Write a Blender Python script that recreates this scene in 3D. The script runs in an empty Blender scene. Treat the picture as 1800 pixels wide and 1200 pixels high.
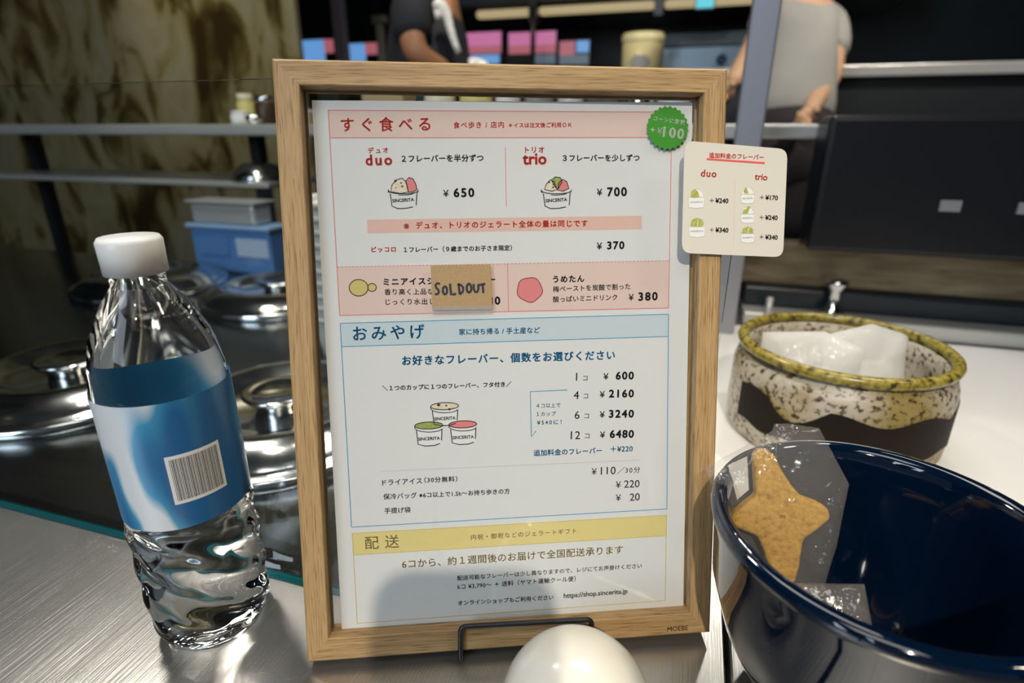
import bpy, bmesh, math, random
from mathutils import Vector, Matrix, noise as mnoise
random.seed(7)
S = bpy.context.scene
C = S.collection

# ------------------------------------------------------------------ camera
F_PX = 1000.0                                   # focal length in pixels of an 1800 x 1200 frame
CAM = Vector((0.0722, -0.2438, 0.2967))
MW = Matrix(((0.9552610455514416, 0.10507594581952133, -0.27646949282352884),
             (0.295760095387886, -0.33457671656648247, 0.8947538134636476),
             (0.0015168480856193756, -0.9364921069297513, -0.35068537584302045)))
cd = bpy.data.cameras.new('camera')
cam = bpy.data.objects.new('camera', cd); C.objects.link(cam)
cd.sensor_width = 36.0; cd.sensor_fit = 'HORIZONTAL'; cd.lens = 36.0 * F_PX / 1800.0
cd.clip_start = 0.01; cd.clip_end = 60
cm = Matrix.Identity(4)
for i in range(3):
    cm[i][0] = MW[i][0]; cm[i][1] = -MW[i][1]; cm[i][2] = -MW[i][2]; cm[i][3] = CAM[i]
cam.matrix_world = cm
cd.dof.use_dof = True; cd.dof.focus_distance = 0.335; cd.dof.aperture_fstop = 5.2
S.camera = cam

# ------------------------------------------------------------------ light and exposure
S.view_settings.view_transform = 'Standard'
S.view_settings.look = 'None'
S.view_settings.exposure = 0.0
S.view_settings.gamma = 1.0
S.view_settings.use_curve_mapping = False
S.cycles.max_bounces = 10
S.cycles.transparent_max_bounces = 24
S.cycles.transmission_bounces = 8
S.cycles.sample_clamp_indirect = 60.0
S.cycles.caustics_refractive = True
S.cycles.caustics_reflective = False
S.cycles.blur_glossy = 0.3
S.cycles.use_denoising = True

W = bpy.data.worlds.new('world'); S.world = W; W.use_nodes = True
W.node_tree.nodes['Background'].inputs[0].default_value = (0.70, 0.76, 0.85, 1)
W.node_tree.nodes['Background'].inputs[1].default_value = 0.12

def aim(o, target):
    o.rotation_euler = (Vector(target) - o.location).to_track_quat('-Z', 'Y').to_euler()
def spot(name, loc, target, power, col, angle, blend, radius):
    l = bpy.data.lights.new(name, 'SPOT'); l.energy = power; l.color = col
    l.spot_size = math.radians(angle); l.spot_blend = blend; l.shadow_soft_size = radius
    o = bpy.data.objects.new(name, l); C.objects.link(o); o.location = loc; aim(o, target); return o
def area(name, loc, target, power, col, sx, sy):
    l = bpy.data.lights.new(name, 'AREA'); l.shape = 'RECTANGLE'; l.size = sx; l.size_y = sy
    l.energy = power; l.color = col
    o = bpy.data.objects.new(name, l); C.objects.link(o); o.location = loc; aim(o, target); return o
KEY = Vector((-0.0369, 0.0004, 0.0223)) + Vector((0.19, -0.69, 0.70)) * 2.1
spot('key_downlight', KEY, (0.19, 0.03, 0.02), 112, (1.0, 0.89, 0.73), 30, 1.0, 0.022)
spot('rear_downlight_right', (0.30, 1.75, 1.55), (0.14, 0.1, 0.0), 15, (1.0, 0.95, 0.86), 50, 0.5, 0.04)
spot('added_counter_fill', (0.75, 0.60, 1.6), (0.22, 0.45, 0.0), 22, (1.0, 0.95, 0.88), 30, 0.4, 0.03)  # added fill lamp, brightens the pot and the white mat
REAR = spot('rear_downlight_left', (-0.80, 0.36, 1.30), (-0.2, 0.02, 0.0), 36, (1.0, 0.95, 0.86), 50, 0.5, 0.03)
REAR.data.shadow_soft_size = 0.08
spot('added_shelf_fill', (-0.75, 0.35, 1.5), (-0.75, 0.95, 0.28), 26, (1.0, 0.93, 0.80), 50, 0.5, 0.04)  # added spot to lift the dark shelf front
spot('kitchen_downlight', (-0.6, 1.2, 1.6), (-0.5, 2.3, 0.45), 48, (1.0, 0.9, 0.75), 70, 0.5, 0.05)
spot('kitchen_downlight_right', (1.0, 1.3, 1.6), (0.6, 2.0, 0.5), 60, (1.0, 0.9, 0.78), 70, 0.5, 0.05)
area('shopfront_daylight', (-0.85, -2.3, 1.15), (-0.2, 0.2, 0.1), 29, (0.76, 0.87, 1.0), 0.9, 1.3)
spot('added_lid_fill', (-0.55, 0.20, 1.6), (-0.30, 0.42, 0.08), 24, (1.0, 0.94, 0.82), 28, 0.6, 0.04)  # extra lamp added to brighten the chrome lids and paper cups
spot('side_downlight', (1.30, 0.15, 1.5), (0.0, 0.02, 0.16), 24, (1.0, 0.88, 0.66), 30, 0.8, 0.10)
area('staff_side_panel_light', (0.05, 0.62, 1.78), (0.0, 0.3, 0.0), 9, (1.0, 0.95, 0.86), 0.9, 0.5)
area('ceiling_panel_light', (0.15, -0.75, 1.72), (0.0, 0.1, 0.0), 6, (1.0, 0.96, 0.90), 0.9, 0.5)

# ------------------------------------------------------------------ pixel -> point helpers (focal length and pose of the photo's lens)
def ray(u, v): return MW @ Vector(((u - 900) / F_PX, (v - 600) / F_PX, 1.0))
def at_z(u, v, z=0.0): r = ray(u, v); return CAM + r * ((z - CAM.z) / r.z)
def at_y(u, v, y): r = ray(u, v); return CAM + r * ((y - CAM.y) / r.y)
def at_d(u, v, d): return CAM + ray(u, v) * d
# menu sheet frame: origin at its top left corner, x to the right, y up the sheet, z towards the reader
P_O = Vector((-0.1282, 0.0405, 0.3106))
P_X = Vector((0.9272, 0.3746, 0.0)).normalized()
P_Y = Vector((-0.0900, 0.2229, 0.9707)).normalized()
P_Z = P_X.cross(P_Y).normalized()
P_Y = P_Z.cross(P_X).normalized()
def pw(x, y, z=0.0): return P_O + P_X * x + P_Y * y + P_Z * z
def on_plane(u, v, dz=0.0):
    r = ray(u, v); s = ((pw(0, 0, dz) - CAM).dot(P_Z)) / r.dot(P_Z)
    q = CAM + r * s - P_O
    return q.dot(P_X), q.dot(P_Y)

# ------------------------------------------------------------------ materials
def new_mat(name):
    m = bpy.data.materials.new(name); m.use_nodes = True
    nt = m.node_tree; return m, nt, nt.nodes, nt.links, nt.nodes['Principled BSDF']
def pr(name, col, rough=0.5, metal=0.0, spec=0.5, trans=0.0, ior=1.45, emit=None, estr=0.0, coat=0.0, sss=0.0):
    m, nt, n, l, b = new_mat(name)
    b.inputs['Base Color'].default_value = (*col, 1); b.inputs['Roughness'].default_value = rough
    b.inputs['Metallic'].default_value = metal; b.inputs['Specular IOR Level'].default_value = spec
    b.inputs['Transmission Weight'].default_value = trans; b.inputs['IOR'].default_value = ior
    b.inputs['Coat Weight'].default_value = coat
    if sss:
        b.inputs['Subsurface Weight'].default_value = sss; b.inputs['Subsurface Radius'].default_value = (0.01, 0.008, 0.006)
    if emit: b.inputs['Emission Color'].default_value = (*emit, 1); b.inputs['Emission Strength'].default_value = estr
    return m
def ramp(n, stops):
    r = n.new('ShaderNodeValToRGB'); e = r.color_ramp.elements
    while len(e) < len(stops): e.new(0.5)
    for k, (p, c) in enumerate(stops): e[k].position = p; e[k].color = (*c, 1)
    return r
def noise_mat(name, stops, scale=(1, 1, 1), nscale=5, detail=6, rough=0.5, metal=0.0, bump=0.0, coords='Object', attr=None, dist=0.0, coat=0.0, spec=0.5, rough_var=None, bump_dist=0.001):
    m, nt, n, l, b = new_mat(name)
    if attr:
        t = n.new('ShaderNodeAttribute'); t.attribute_name = attr; out = t.outputs['Vector']
    else:
        t = n.new('ShaderNodeTexCoord'); out = t.outputs[coords]
    mp = n.new('ShaderNodeMapping'); mp.inputs['Scale'].default_value = scale; l.new(out, mp.inputs['Vector'])
    no = n.new('ShaderNodeTexNoise'); no.inputs['Scale'].default_value = nscale; no.inputs['Detail'].default_value = detail
    no.inputs['Distortion'].default_value = dist; l.new(mp.outputs['Vector'], no.inputs['Vector'])
    r = ramp(n, stops); l.new(no.outputs['Fac'], r.inputs['Fac']); l.new(r.outputs['Color'], b.inputs['Base Color'])
    b.inputs['Roughness'].default_value = rough; b.inputs['Metallic'].default_value = metal
    b.inputs['Coat Weight'].default_value = coat; b.inputs['Specular IOR Level'].default_value = spec
    if rough_var:
        mr = n.new('ShaderNodeMapRange'); mr.inputs['To Min'].default_value = rough_var[0]; mr.inputs['To Max'].default_value = rough_var[1]
        l.new(no.outputs['Fac'], mr.inputs['Value']); l.new(mr.outputs['Result'], b.inputs['Roughness'])
    if bump:
        bp = n.new('ShaderNodeBump'); bp.inputs['Strength'].default_value = bump; bp.inputs['Distance'].default_value = bump_dist
        l.new(no.outputs['Fac'], bp.inputs['Height']); l.new(bp.outputs['Normal'], b.inputs['Normal'])
    return m
def clear_mat(name, tint=(1, 1, 1), ior=1.49, rough=0.02, veil=0.0, veil_col=(1, 1, 1), bump=0.0, bscale=30, gain=1.0):
    """thin clear sheet: straight-through light plus a Fresnel reflection, optionally a little milky haze"""
    m, nt, n, l, b = new_mat(name); n.remove(b)
    out = n['Material Output']
    tr = n.new('ShaderNodeBsdfTransparent'); tr.inputs['Color'].default_value = (*tint, 1)
    gl = n.new('ShaderNodeBsdfGlossy'); gl.inputs['Roughness'].default_value = rough
    fr = n.new('ShaderNodeFresnel')
    ge = n.new('ShaderNodeNewGeometry'); mi = n.new('ShaderNodeMapRange')          # the same reflection from either side of the sheet
    mi.inputs['To Min'].default_value = ior; mi.inputs['To Max'].default_value = 1 / ior
    l.new(ge.outputs['Backfacing'], mi.inputs['Value']); l.new(mi.outputs['Result'], fr.inputs['IOR'])
    mx = n.new('ShaderNodeMixShader')
    if bump:
        no = n.new('ShaderNodeTexNoise'); no.inputs['Scale'].default_value = bscale; no.inputs['Detail'].default_value = 3
        tc = n.new('ShaderNodeTexCoord'); l.new(tc.outputs['Object'], no.inputs['Vector'])
        bp = n.new('ShaderNodeBump'); bp.inputs['Strength'].default_value = bump; bp.inputs['Distance'].default_value = 0.01
        l.new(no.outputs['Fac'], bp.inputs['Height']); l.new(bp.outputs['Normal'], gl.inputs['Normal']); l.new(bp.outputs['Normal'], fr.inputs['Normal'])
    g = n.new('ShaderNodeMath'); g.operation = 'MULTIPLY'; g.inputs[1].default_value = gain; g.use_clamp = True
    l.new(fr.outputs['Fac'], g.inputs[0])
    l.new(g.outputs[0], mx.inputs['Fac']); l.new(tr.outputs[0], mx.inputs[1]); l.new(gl.outputs[0], mx.inputs[2])
    last = mx
    if veil:
        df = n.new('ShaderNodeBsdfDiffuse'); df.inputs['Color'].default_value = (*veil_col, 1)
        m2 = n.new('ShaderNodeMixShader'); m2.inputs['Fac'].default_value = veil
        l.new(mx.outputs[0], m2.inputs[1]); l.new(df.outputs[0], m2.inputs[2]); last = m2
    l.new(last.outputs[0], out.inputs['Surface'])
    return m
def emis(name, col, s):
    return pr(name, (0.02, 0.02, 0.02), 0.4, emit=col, estr=s)

def steel_mat(name, col, rv, scr=0.35, along=(400, 3, 3)):
    m, nt, n, l, b = new_mat(name)
    tc = n.new('ShaderNodeTexCoord')
    mp = n.new('ShaderNodeMapping'); mp.inputs['Scale'].default_value = along; l.new(tc.outputs['Object'], mp.inputs['Vector'])
    n1 = n.new('ShaderNodeTexNoise'); n1.inputs['Scale'].default_value = 3; n1.inputs['Detail'].default_value = 4; l.new(mp.outputs[0], n1.inputs['Vector'])
    n2 = n.new('ShaderNodeTexNoise'); n2.inputs['Scale'].default_value = 9; n2.inputs['Detail'].default_value = 1; l.new(tc.outputs['Object'], n2.inputs['Vector'])
    mr = n.new('ShaderNodeMapRange'); mr.inputs['To Min'].default_value = rv[0]; mr.inputs['To Max'].default_value = rv[1]
    l.new(n2.outputs['Fac'], mr.inputs['Value']); l.new(mr.outputs[0], b.inputs['Roughness'])
    b.inputs['Base Color'].default_value = (*col, 1); b.inputs['Metallic'].default_value = 1.0
    bp = n.new('ShaderNodeBump'); bp.inputs['Strength'].default_value = scr; bp.inputs['Distance'].default_value = 0.0004
    l.new(n1.outputs['Fac'], bp.inputs['Height']); l.new(bp.outputs[0], b.inputs['Normal'])
    return m

OAK, nt, n, l, bs = new_mat('oak')
at_ = n.new('ShaderNodeAttribute'); at_.attribute_name = 'grain'
def gn(scale, ns, det, dist):
    mp = n.new('ShaderNodeMapping'); mp.inputs['Scale'].default_value = scale; l.new(at_.outputs['Vector'], mp.inputs['Vector'])
    no = n.new('ShaderNodeTexNoise'); no.inputs['Scale'].default_value = ns; no.inputs['Detail'].default_value = det; no.inputs['Distortion'].default_value = dist
    l.new(mp.outputs[0], no.inputs['Vector']); return no
g1 = gn((9, 230, 80), 1.0, 5, 0.7); g2 = gn((55, 1500, 500), 1.0, 3, 0.3)
r1 = ramp(n, [(0.28, (0.36, 0.222, 0.098)), (0.48, (0.455, 0.295, 0.135)), (0.62, (0.50, 0.33, 0.156)), (0.76, (0.40, 0.252, 0.115))]); l.new(g1.outputs['Fac'], r1.inputs['Fac'])
r2 = ramp(n, [(0.30, (0.48, 0.42, 0.36)), (0.44, (0.92, 0.90, 0.88)), (0.6, (1.06, 1.06, 1.06))]); l.new(g2.outputs['Fac'], r2.inputs['Fac'])
mx = n.new('ShaderNodeMix'); mx.data_type = 'RGBA'; mx.blend_type = 'MULTIPLY'; mx.inputs['Factor'].default_value = 1.0
l.new(r1.outputs['Color'], mx.inputs['A']); l.new(r2.outputs['Color'], mx.inputs['B']); l.new(mx.outputs['Result'], bs.inputs['Base Color'])
bp = n.new('ShaderNodeBump'); bp.inputs['Strength'].default_value = 0.4; bp.inputs['Distance'].default_value = 0.0003
l.new(g2.outputs['Fac'], bp.inputs['Height']); l.new(bp.outputs[0], bs.inputs['Normal']); bs.inputs['Roughness'].default_value = 0.5; bs.inputs['Specular IOR Level'].default_value = 0.35
PAPER = pr('menu_paper', (0.78, 0.785, 0.77), 0.6, spec=0.2)
INK_K = pr('ink_black', (0.018, 0.018, 0.02), 0.6, spec=0.2)
INK_R = pr('ink_red', (0.88, 0.105, 0.08), 0.6, spec=0.2)
INK_B = pr('ink_blue', (0.010, 0.29, 0.56), 0.6, spec=0.2)
INK_Y = pr('ink_mustard', (0.64, 0.49, 0.17), 0.6, spec=0.2)
INK_PINK = pr('ink_pale_pink', (0.80, 0.61, 0.54), 0.6, spec=0.2)
INK_PINKBAR = pr('ink_pink_bar', (0.80, 0.53, 0.45), 0.6, spec=0.2)
INK_PALEB = pr('ink_pale_blue', (0.60, 0.70, 0.74), 0.6, spec=0.2)
INK_PALEY = pr('ink_pale_yellow', (0.80, 0.67, 0.27), 0.6, spec=0.2)
INK_GREY = pr('ink_grey', (0.55, 0.55, 0.55), 0.6, spec=0.2)
INK_CREAM = noise_mat('ink_vanilla', [(0.35, (0.75, 0.62, 0.40)), (0.6, (0.82, 0.74, 0.58))], nscale=400, rough=0.6)
INK_STRAW = pr('ink_strawberry', (0.80, 0.25, 0.25), 0.6, spec=0.2)
INK_MATCHA = noise_mat('ink_matcha', [(0.35, (0.27, 0.34, 0.06)), (0.65, (0.40, 0.46, 0.12))], nscale=500, rough=0.6)
INK_BROWN = pr('ink_chocolate', (0.12, 0.03, 0.02), 0.6, spec=0.2)
INK_GINGER = pr('ink_ginger', (0.68, 0.56, 0.20), 0.6, spec=0.2)
INK_W = pr('ink_white', (0.85, 0.85, 0.83), 0.6, spec=0.2)
GREEN = pr('sticker_green', (0.045, 0.26, 0.025), 0.5, spec=0.3)
KRAFT = noise_mat('kraft_paper', [(0.3, (0.36, 0.24, 0.11)), (0.7, (0.44, 0.30, 0.148))], nscale=1300, detail=2, rough=0.7)
CARDM = pr('cream_card', (0.72, 0.68, 0.59), 0.55, spec=0.3)
ACRYL = clear_mat('acrylic', (0.985, 0.99, 0.99), 1.49, 0.02)
TAPE = clear_mat('clear_tape', (0.93, 0.93, 0.92), 1.45, 0.15, veil=0.12)
GUARD = clear_mat('guard_glass', (0.965, 0.985, 0.98), 1.5, 0.0)
TEAL = pr('glass_edge_teal', (0.004, 0.115, 0.12), 0.15, coat=0.5)
STEEL = steel_mat('brushed_steel', (0.52, 0.515, 0.49), (0.24, 0.34))
STEEL.node_tree.nodes['Principled BSDF'].inputs['Metallic'].default_value = 0.88
STEEL2 = steel_mat('shelf_steel', (0.62, 0.62, 0.59), (0.25, 0.4))
STEEL2.node_tree.nodes['Principled BSDF'].inputs['Metallic'].default_value = 0.4
CHROME = noise_mat('polished_steel', [(0.3, (0.72, 0.73, 0.74)), (0.7, (0.80, 0.80, 0.80))], nscale=30, rough=0.14, metal=1.0, rough_var=(0.06, 0.2))
BLACKW = pr('black_wire', (0.012, 0.013, 0.016), 0.45, coat=0.2)
DARK = pr('dark_grey', (0.012, 0.015, 0.018), 0.5)
BLACKP = pr('black_plastic', (0.008, 0.009, 0.012), 0.35)
MILK = pr('milk_white', (0.86, 0.83, 0.74), 0.22, coat=0.4, sss=0.3)
WHITE = pr('white_glaze', (0.85, 0.85, 0.83), 0.35)
PET = pr('clear_bottle', (1, 1, 1), 0.0, trans=1.0, ior=1.33)
NAVY = pr('navy_enamel', (0.0008, 0.006, 0.020), 0.06, coat=0.6)

# ------------------------------------------------------------------ mesh helpers
class MB:
    def __init__(s): s.v = []; s.f = []; s.mi = []; s.grain = None; s.smooth = []
    def add(s, vs, fs, mi=0, smooth=False):
        o = len(s.v); s.v += [Vector(p) for p in vs]
        for f in fs: s.f.append([i + o for i in f]); s.mi.append(mi); s.smooth.append(smooth)
    def box(s, lo, hi, mi=0):
        x0, y0, z0 = lo; x1, y1, z1 = hi
        s.add([(x0, y0, z0), (x1, y0, z0), (x1, y1, z0), (x0, y1, z0), (x0, y0, z1), (x1, y0, z1), (x1, y1, z1), (x0, y1, z1)],
              [(0, 3, 2, 1), (4, 5, 6, 7), (0, 1, 5, 4), (1, 2, 6, 5), (2, 3, 7, 6), (3, 0, 4, 7)], mi)
    def prism(s, poly, z0, z1, fn, mi=0, side_mi=None):
        n = len(poly)
        vs = [fn(x, y, z0) for x, y in poly] + [fn(x, y, z1) for x, y in poly]
        s.add(vs, [tuple(reversed(range(n))), tuple(range(n, 2 * n))], mi)
        o = len(s.v) - 2 * n
        for i in range(n):
            j = (i + 1) % n; s.f.append([o + i, o + j, o + n + j, o + n + i]); s.mi.append(mi if side_mi is None else side_mi); s.smooth.append(False)
    def lathe(s, prof, c, n=48, mi=0, smooth=True, fn=None, close=True):
        vs = []; fs = []
        for r, z in prof:
            for k in range(n):
                a = 2 * math.pi * k / n
                rr = fn(r, z, a) if fn else r
                vs.append((c[0] + rr * math.cos(a), c[1] + rr * math.sin(a), c[2] + z))
        for i in range(len(prof) - 1):
            for k in range(n):
                k2 = (k + 1) % n; fs.append((i * n + k, i * n + k2, (i + 1) * n + k2, (i + 1) * n + k))
        if close:
            fs.append(tuple(reversed(range(n)))); m = (len(prof) - 1) * n; fs.append(tuple(range(m, m + n)))
        s.add(vs, fs, mi, smooth)
    def tube(s, path, r, n=10, mi=0, cap=True, closed=False):
        P = [Vector(p) for p in path]; rs = r if isinstance(r, (list, tuple)) else [r] * len(P)
        vs = []; fs = []; prev = None; m = len(P)
        for i, p in enumerate(P):
            a = P[(i - 1) % m] if (i > 0 or closed) else P[i]; b = P[(i + 1) % m] if (i < m - 1 or closed) else P[i]
            t = (b - a).normalized()
            if prev is None:
                q = Vector((0, 0, 1)) if abs(t.z) < 0.9 else Vector((1, 0, 0)); u = t.cross(q).normalized()
            else:
                u = (prev - t * prev.dot(t)).normalized()
            prev = u; w = t.cross(u)
            for k in range(n):
                an = 2 * math.pi * k / n; vs.append(p + (u * math.cos(an) + w * math.sin(an)) * rs[i])
        for i in range(m if closed else m - 1):
            j = (i + 1) % m
            for k in range(n):
                k2 = (k + 1) % n; fs.append((i * n + k, i * n + k2, j * n + k2, j * n + k))
        if cap and not closed: fs.append(tuple(reversed(range(n)))); fs.append(tuple(range((m - 1) * n, m * n)))
        s.add(vs, fs, mi, True)
    def build(s, name, mats, parent=None, loc=None, bevel=0.0, segs=2):
        me = bpy.data.meshes.new(name)
        loc = Vector(loc) if loc is not None else (Vector((0, 0, 0)))
        off = loc
        if parent:
            off = Vector(parent.location); q = parent
            while q.parent: q = q.parent; off = off + q.location
        if parent: loc = Vector((0, 0, 0))
        me.from_pydata([p - off for p in s.v], [], s.f)
        for m in (mats if isinstance(mats, (list, tuple)) else [mats]): me.materials.append(m)
        me.polygons.foreach_set('material_index', s.mi); me.polygons.foreach_set('use_smooth', s.smooth)
        if s.grain:
            at = me.attributes.new('grain', 'FLOAT_VECTOR', 'POINT')
            at.data.foreach_set('vector', [c for p in s.grain for c in p])
        me.update()
        o = bpy.data.objects.new(name, me); C.objects.link(o); o.location = loc
        if parent: o.parent = parent
        if bevel:
            b = o.modifiers.new('bevel', 'BEVEL'); b.width = bevel; b.segments = segs; b.limit_method = 'ANGLE'; b.angle_limit = math.radians(40); b.harden_normals = False
        return o
def fixn(o):
    bm = bmesh.new(); bm.from_mesh(o.data); bmesh.ops.recalc_face_normals(bm, faces=bm.faces); bm.to_mesh(o.data); bm.free(); return o
def tag(o, label=None, cat=None, group=None, kind=None):
    if label: o['label'] = label
    if cat: o['category'] = cat
    if group: o['group'] = group
    if kind: o['kind'] = kind
    return o
def thing(name, label, cat, loc, group=None):
    o = bpy.data.objects.new(name, None); C.objects.link(o); o.location = loc; o.empty_display_size = 0.02
    return tag(o, label, cat, group)
def copy_tree(o, parent=None):
    c = o.copy(); C.objects.link(c)
    if parent: c.parent = parent
    for ch in list(o.children): copy_tree(ch, c)
    return c
def arc(pts, rad, n=5):
    """polyline with rounded corners"""
    P = [Vector(p) for p in pts]; out = [P[0]]
    for i in range(1, len(P) - 1):
        a = (P[i - 1] - P[i]); b = (P[i + 1] - P[i]); r = min(rad, a.length * .45, b.length * .45)
        p0 = P[i] + a.normalized() * r; p1 = P[i] + b.normalized() * r
        for k in range(n + 1):
            t = k / n; out.append(p0 * (1 - t) ** 2 + P[i] * 2 * t * (1 - t) + p1 * t * t)
    out.append(P[-1]); return out

# ------------------------------------------------------------------ lettering and printing
_cache = {}
def glyphs(body, bold, spacing):
    key = (body, bold, round(spacing, 4))
    if key in _cache: return _cache[key]
    cu = bpy.data.curves.new('lettering', 'FONT'); cu.body = body; cu.size = 1.0
    cu.resolution_u = 3; cu.space_character = spacing; cu.fill_mode = 'FRONT'
    ob = bpy.data.objects.new('lettering', cu); C.objects.link(ob)
    bpy.context.view_layer.update()
    dg = bpy.context.evaluated_depsgraph_get()
    me = bpy.data.meshes.new_from_object(ob.evaluated_get(dg))
    vs = [tuple(v.co) for v in me.vertices]; fs = [tuple(p.vertices) for p in me.polygons]
    if bold > 0.001:
        n0 = len(vs); base = vs; bf = fs; vs = []; fs = []
        for q, (dx, dy) in enumerate(((bold, 0), (-bold, 0), (0, bold), (0, -bold), (bold * .7, bold * .7), (-bold * .7, bold * .7), (bold * .7, -bold * .7), (-bold * .7, -bold * .7))):
            vs += [(x + dx, y + dy, z) for x, y, z in base]; fs += [tuple(i + q * n0 for i in f) for f in bf]
    bpy.data.objects.remove(ob); bpy.data.meshes.remove(me); bpy.data.curves.remove(cu)
    _cache[key] = (vs, fs); return vs, fs
class Print(MB):
    """flat printing on the plane dz of the sheet; coordinates are where the ink stands in the photograph"""
    def __init__(s, dz): super().__init__(); s.dz = dz; s.mats = []
    def m(s, mat):
        if mat not in s.mats: s.mats.append(mat)
        return s.mats.index(mat)
    def p(s, u, v, lift=0.0): x, y = on_plane(u, v, s.dz); return pw(x, y, s.dz + lift)
    def text(s, body, x0, x1, yb0, yb1, h, mat, bold=0.0):
        bold = bold + 0.009 if bold > 0.003 else 0.004
        a = Vector(on_plane(x0, yb0, s.dz)); b = Vector(on_plane(x1, yb1, s.dz))
        c = Vector(on_plane(x0, yb0 - h, s.dz)); w = (b - a).length; hh = (c - a).length
        d = (b - a).normalized(); up = Vector((-d.y, d.x))
        vs, fs = glyphs(body, bold, 1.0)
        ys = [q[1] for q in vs]; sc = hh / (max(ys) - min(ys))
        def span(q): xs = [t[0] for t in q]; return max(xs) - min(xs)
        n_ch = len(body) - 1
        if n_ch > 0:
            floor_ = 1.06 if any(ord(ch) > 0x2fff for ch in body) else 0.99
            w1 = span(vs); w2 = span(glyphs(body, bold, 1.5)[0]); wf = w1 + (w2 - w1) * (floor_ - 1) / 0.5
            if w / sc < wf: sc = w / wf                           # keep the letters' own proportions: smaller rather than squeezed
            sp = 1 + 0.5 * (w / sc - w1) / max(w2 - w1, 1e-6)
            vs, fs = glyphs(body, bold, sp); sx = w / span(vs)
        else:
            sx = sc; a = a + d * ((w - span(vs) * sc) / 2)
        xm = min(t[0] for t in vs); ym = min(t[1] for t in vs)
        s.add([pw(*(a + d * ((q[0] - xm) * sx) + up * ((q[1] - ym) * sc)), s.dz + 0.00012) for q in vs], fs, s.m(mat))
    def poly(s, pts, mat, lift=0.00004):
        s.add([s.p(u, v, lift) for u, v in pts], [tuple(reversed(range(len(pts))))], s.m(mat))
    def stroke(s, pts, wpx, mat, closed=False, lift=0.00016):
        P = [Vector(q) for q in pts]; n = len(P); L = []; R = []
        for i in range(n):
            a = P[(i - 1) % n] if (closed or i > 0) else P[i]; b = P[(i + 1) % n] if (closed or i < n - 1) else P[i]
            t = (b - a); t = t.normalized() if t.length > 1e-9 else Vector((1, 0)); q = Vector((-t.y, t.x)) * (wpx / 2)
            L.append(P[i] + q); R.append(P[i] - q)
        vs = [s.p(*q, lift) for q in L] + [s.p(*q, lift) for q in R]
        fs = []
        for i in range(n if closed else n - 1):
            j = (i + 1) % n; fs.append((i, j, n + j, n + i))
        s.add(vs, fs, s.m(mat))
    def done(s, name, parent): return s.build(name, s.mats, parent)
def ell(cx, cy, rx, ry, n=28, a0=0.0, a1=360.0, rot=0.0):
    o = []
    full = abs(a1 - a0) >= 360
    for k in range(n if full else n + 1):
        a = math.radians(a0 + (a1 - a0) * k / n); x = rx * math.cos(a); y = ry * math.sin(a); r = math.radians(rot)
        o.append((cx + x * math.cos(r) - y * math.sin(r), cy + x * math.sin(r) + y * math.cos(r)))
    return o

# ================================================================== the setting
def slab(name, lo, hi, mat, label=None):
    b = MB(); b.box(lo, hi); o = b.build(name, mat, loc=((lo[0] + hi[0]) / 2, (lo[1] + hi[1]) / 2, lo[2])); o['kind'] = 'structure'; return o
FLOOR_Z = -0.86
M_FLOOR = noise_mat('floor_tile', [(0.3, (0.10, 0.10, 0.10)), (0.7, (0.16, 0.155, 0.15))], nscale=6, rough=0.5)
M_WALL = noise_mat('dark_wall_panel', [(0.35, (0.012, 0.020, 0.024)), (0.7, (0.024, 0.036, 0.040))], nscale=2, rough=0.45)
M_CEIL = pr('ceiling_dark', (0.05, 0.05, 0.055), 0.7)
slab('floor', (-4.0, -3.0, FLOOR_Z - 0.1), (4.0, 3.5, FLOOR_Z), M_FLOOR)
slab('wall_back', (-4.0, 3.4, FLOOR_Z), (4.0, 3.5, 1.85), M_WALL)
slab('wall_left', (-4.0, -3.0, FLOOR_Z), (-3.9, 3.4, 1.85), M_WALL)
slab('wall_right', (3.9, -3.0, FLOOR_Z), (4.0, 3.4, 1.85), M_WALL)
slab('ceiling', (-4.0, -3.0, 1.85), (4.0, 3.5, 1.95), M_CEIL)
# ------------------------------------------------------------------ counters
t = thing('steel_counter', 'brushed steel counter top under the oak framed menu, left of the dark seam', 'counter', (-1.0, 0.1, FLOOR_Z))
b = MB(); b.prism([(-2.2, -0.62), (0.1195, -0.62), (0.1195, 0.80), (-0.03, 0.80), (-0.03, 0.0165), (-2.2, 0.0165)], -0.035, 0.0, lambda x, y, z: Vector((x, y, z))); fixn(b.build('counter_top', STEEL, t, bevel=0.0008))
b = MB(); b.box((-2.18, -0.58, FLOOR_Z), (0.115, 0.015, -0.035)); b.build('cabinet_body', DARK, t)
t = thing('gelato_counter', 'dark polished counter top behind the leaning glass, carrying the round steel lids', 'counter', (-1.1, 0.4, FLOOR_Z))
b = MB(); b.box((-2.2, 0.017, -0.035), (-0.0305, 0.80, 0.0)); b.build('counter_top', steel_mat('dark_polished_steel', (0.30, 0.32, 0.33), (0.10, 0.2), 0.25), t, bevel=0.0008)
b = MB(); b.box((-2.18, 0.02, FLOOR_Z), (-0.032, 0.78, -0.035)); b.build('cabinet_body', DARK, t)
t = thing('steel_counter', 'brushed steel counter top right of the dark seam, under the blue bowl', 'counter', (0.8, 0.1, FLOOR_Z))
b = MB(); b.box((0.1225, -0.62, -0.035), (1.9, 0.80, -0.0004)); b.build('counter_top', STEEL, t, bevel=0.0015)
b = MB(); b.box((0.1235, -0.58, FLOOR_Z), (1.88, 0.78, -0.035)); b.build('cabinet_body', DARK, t)

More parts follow.
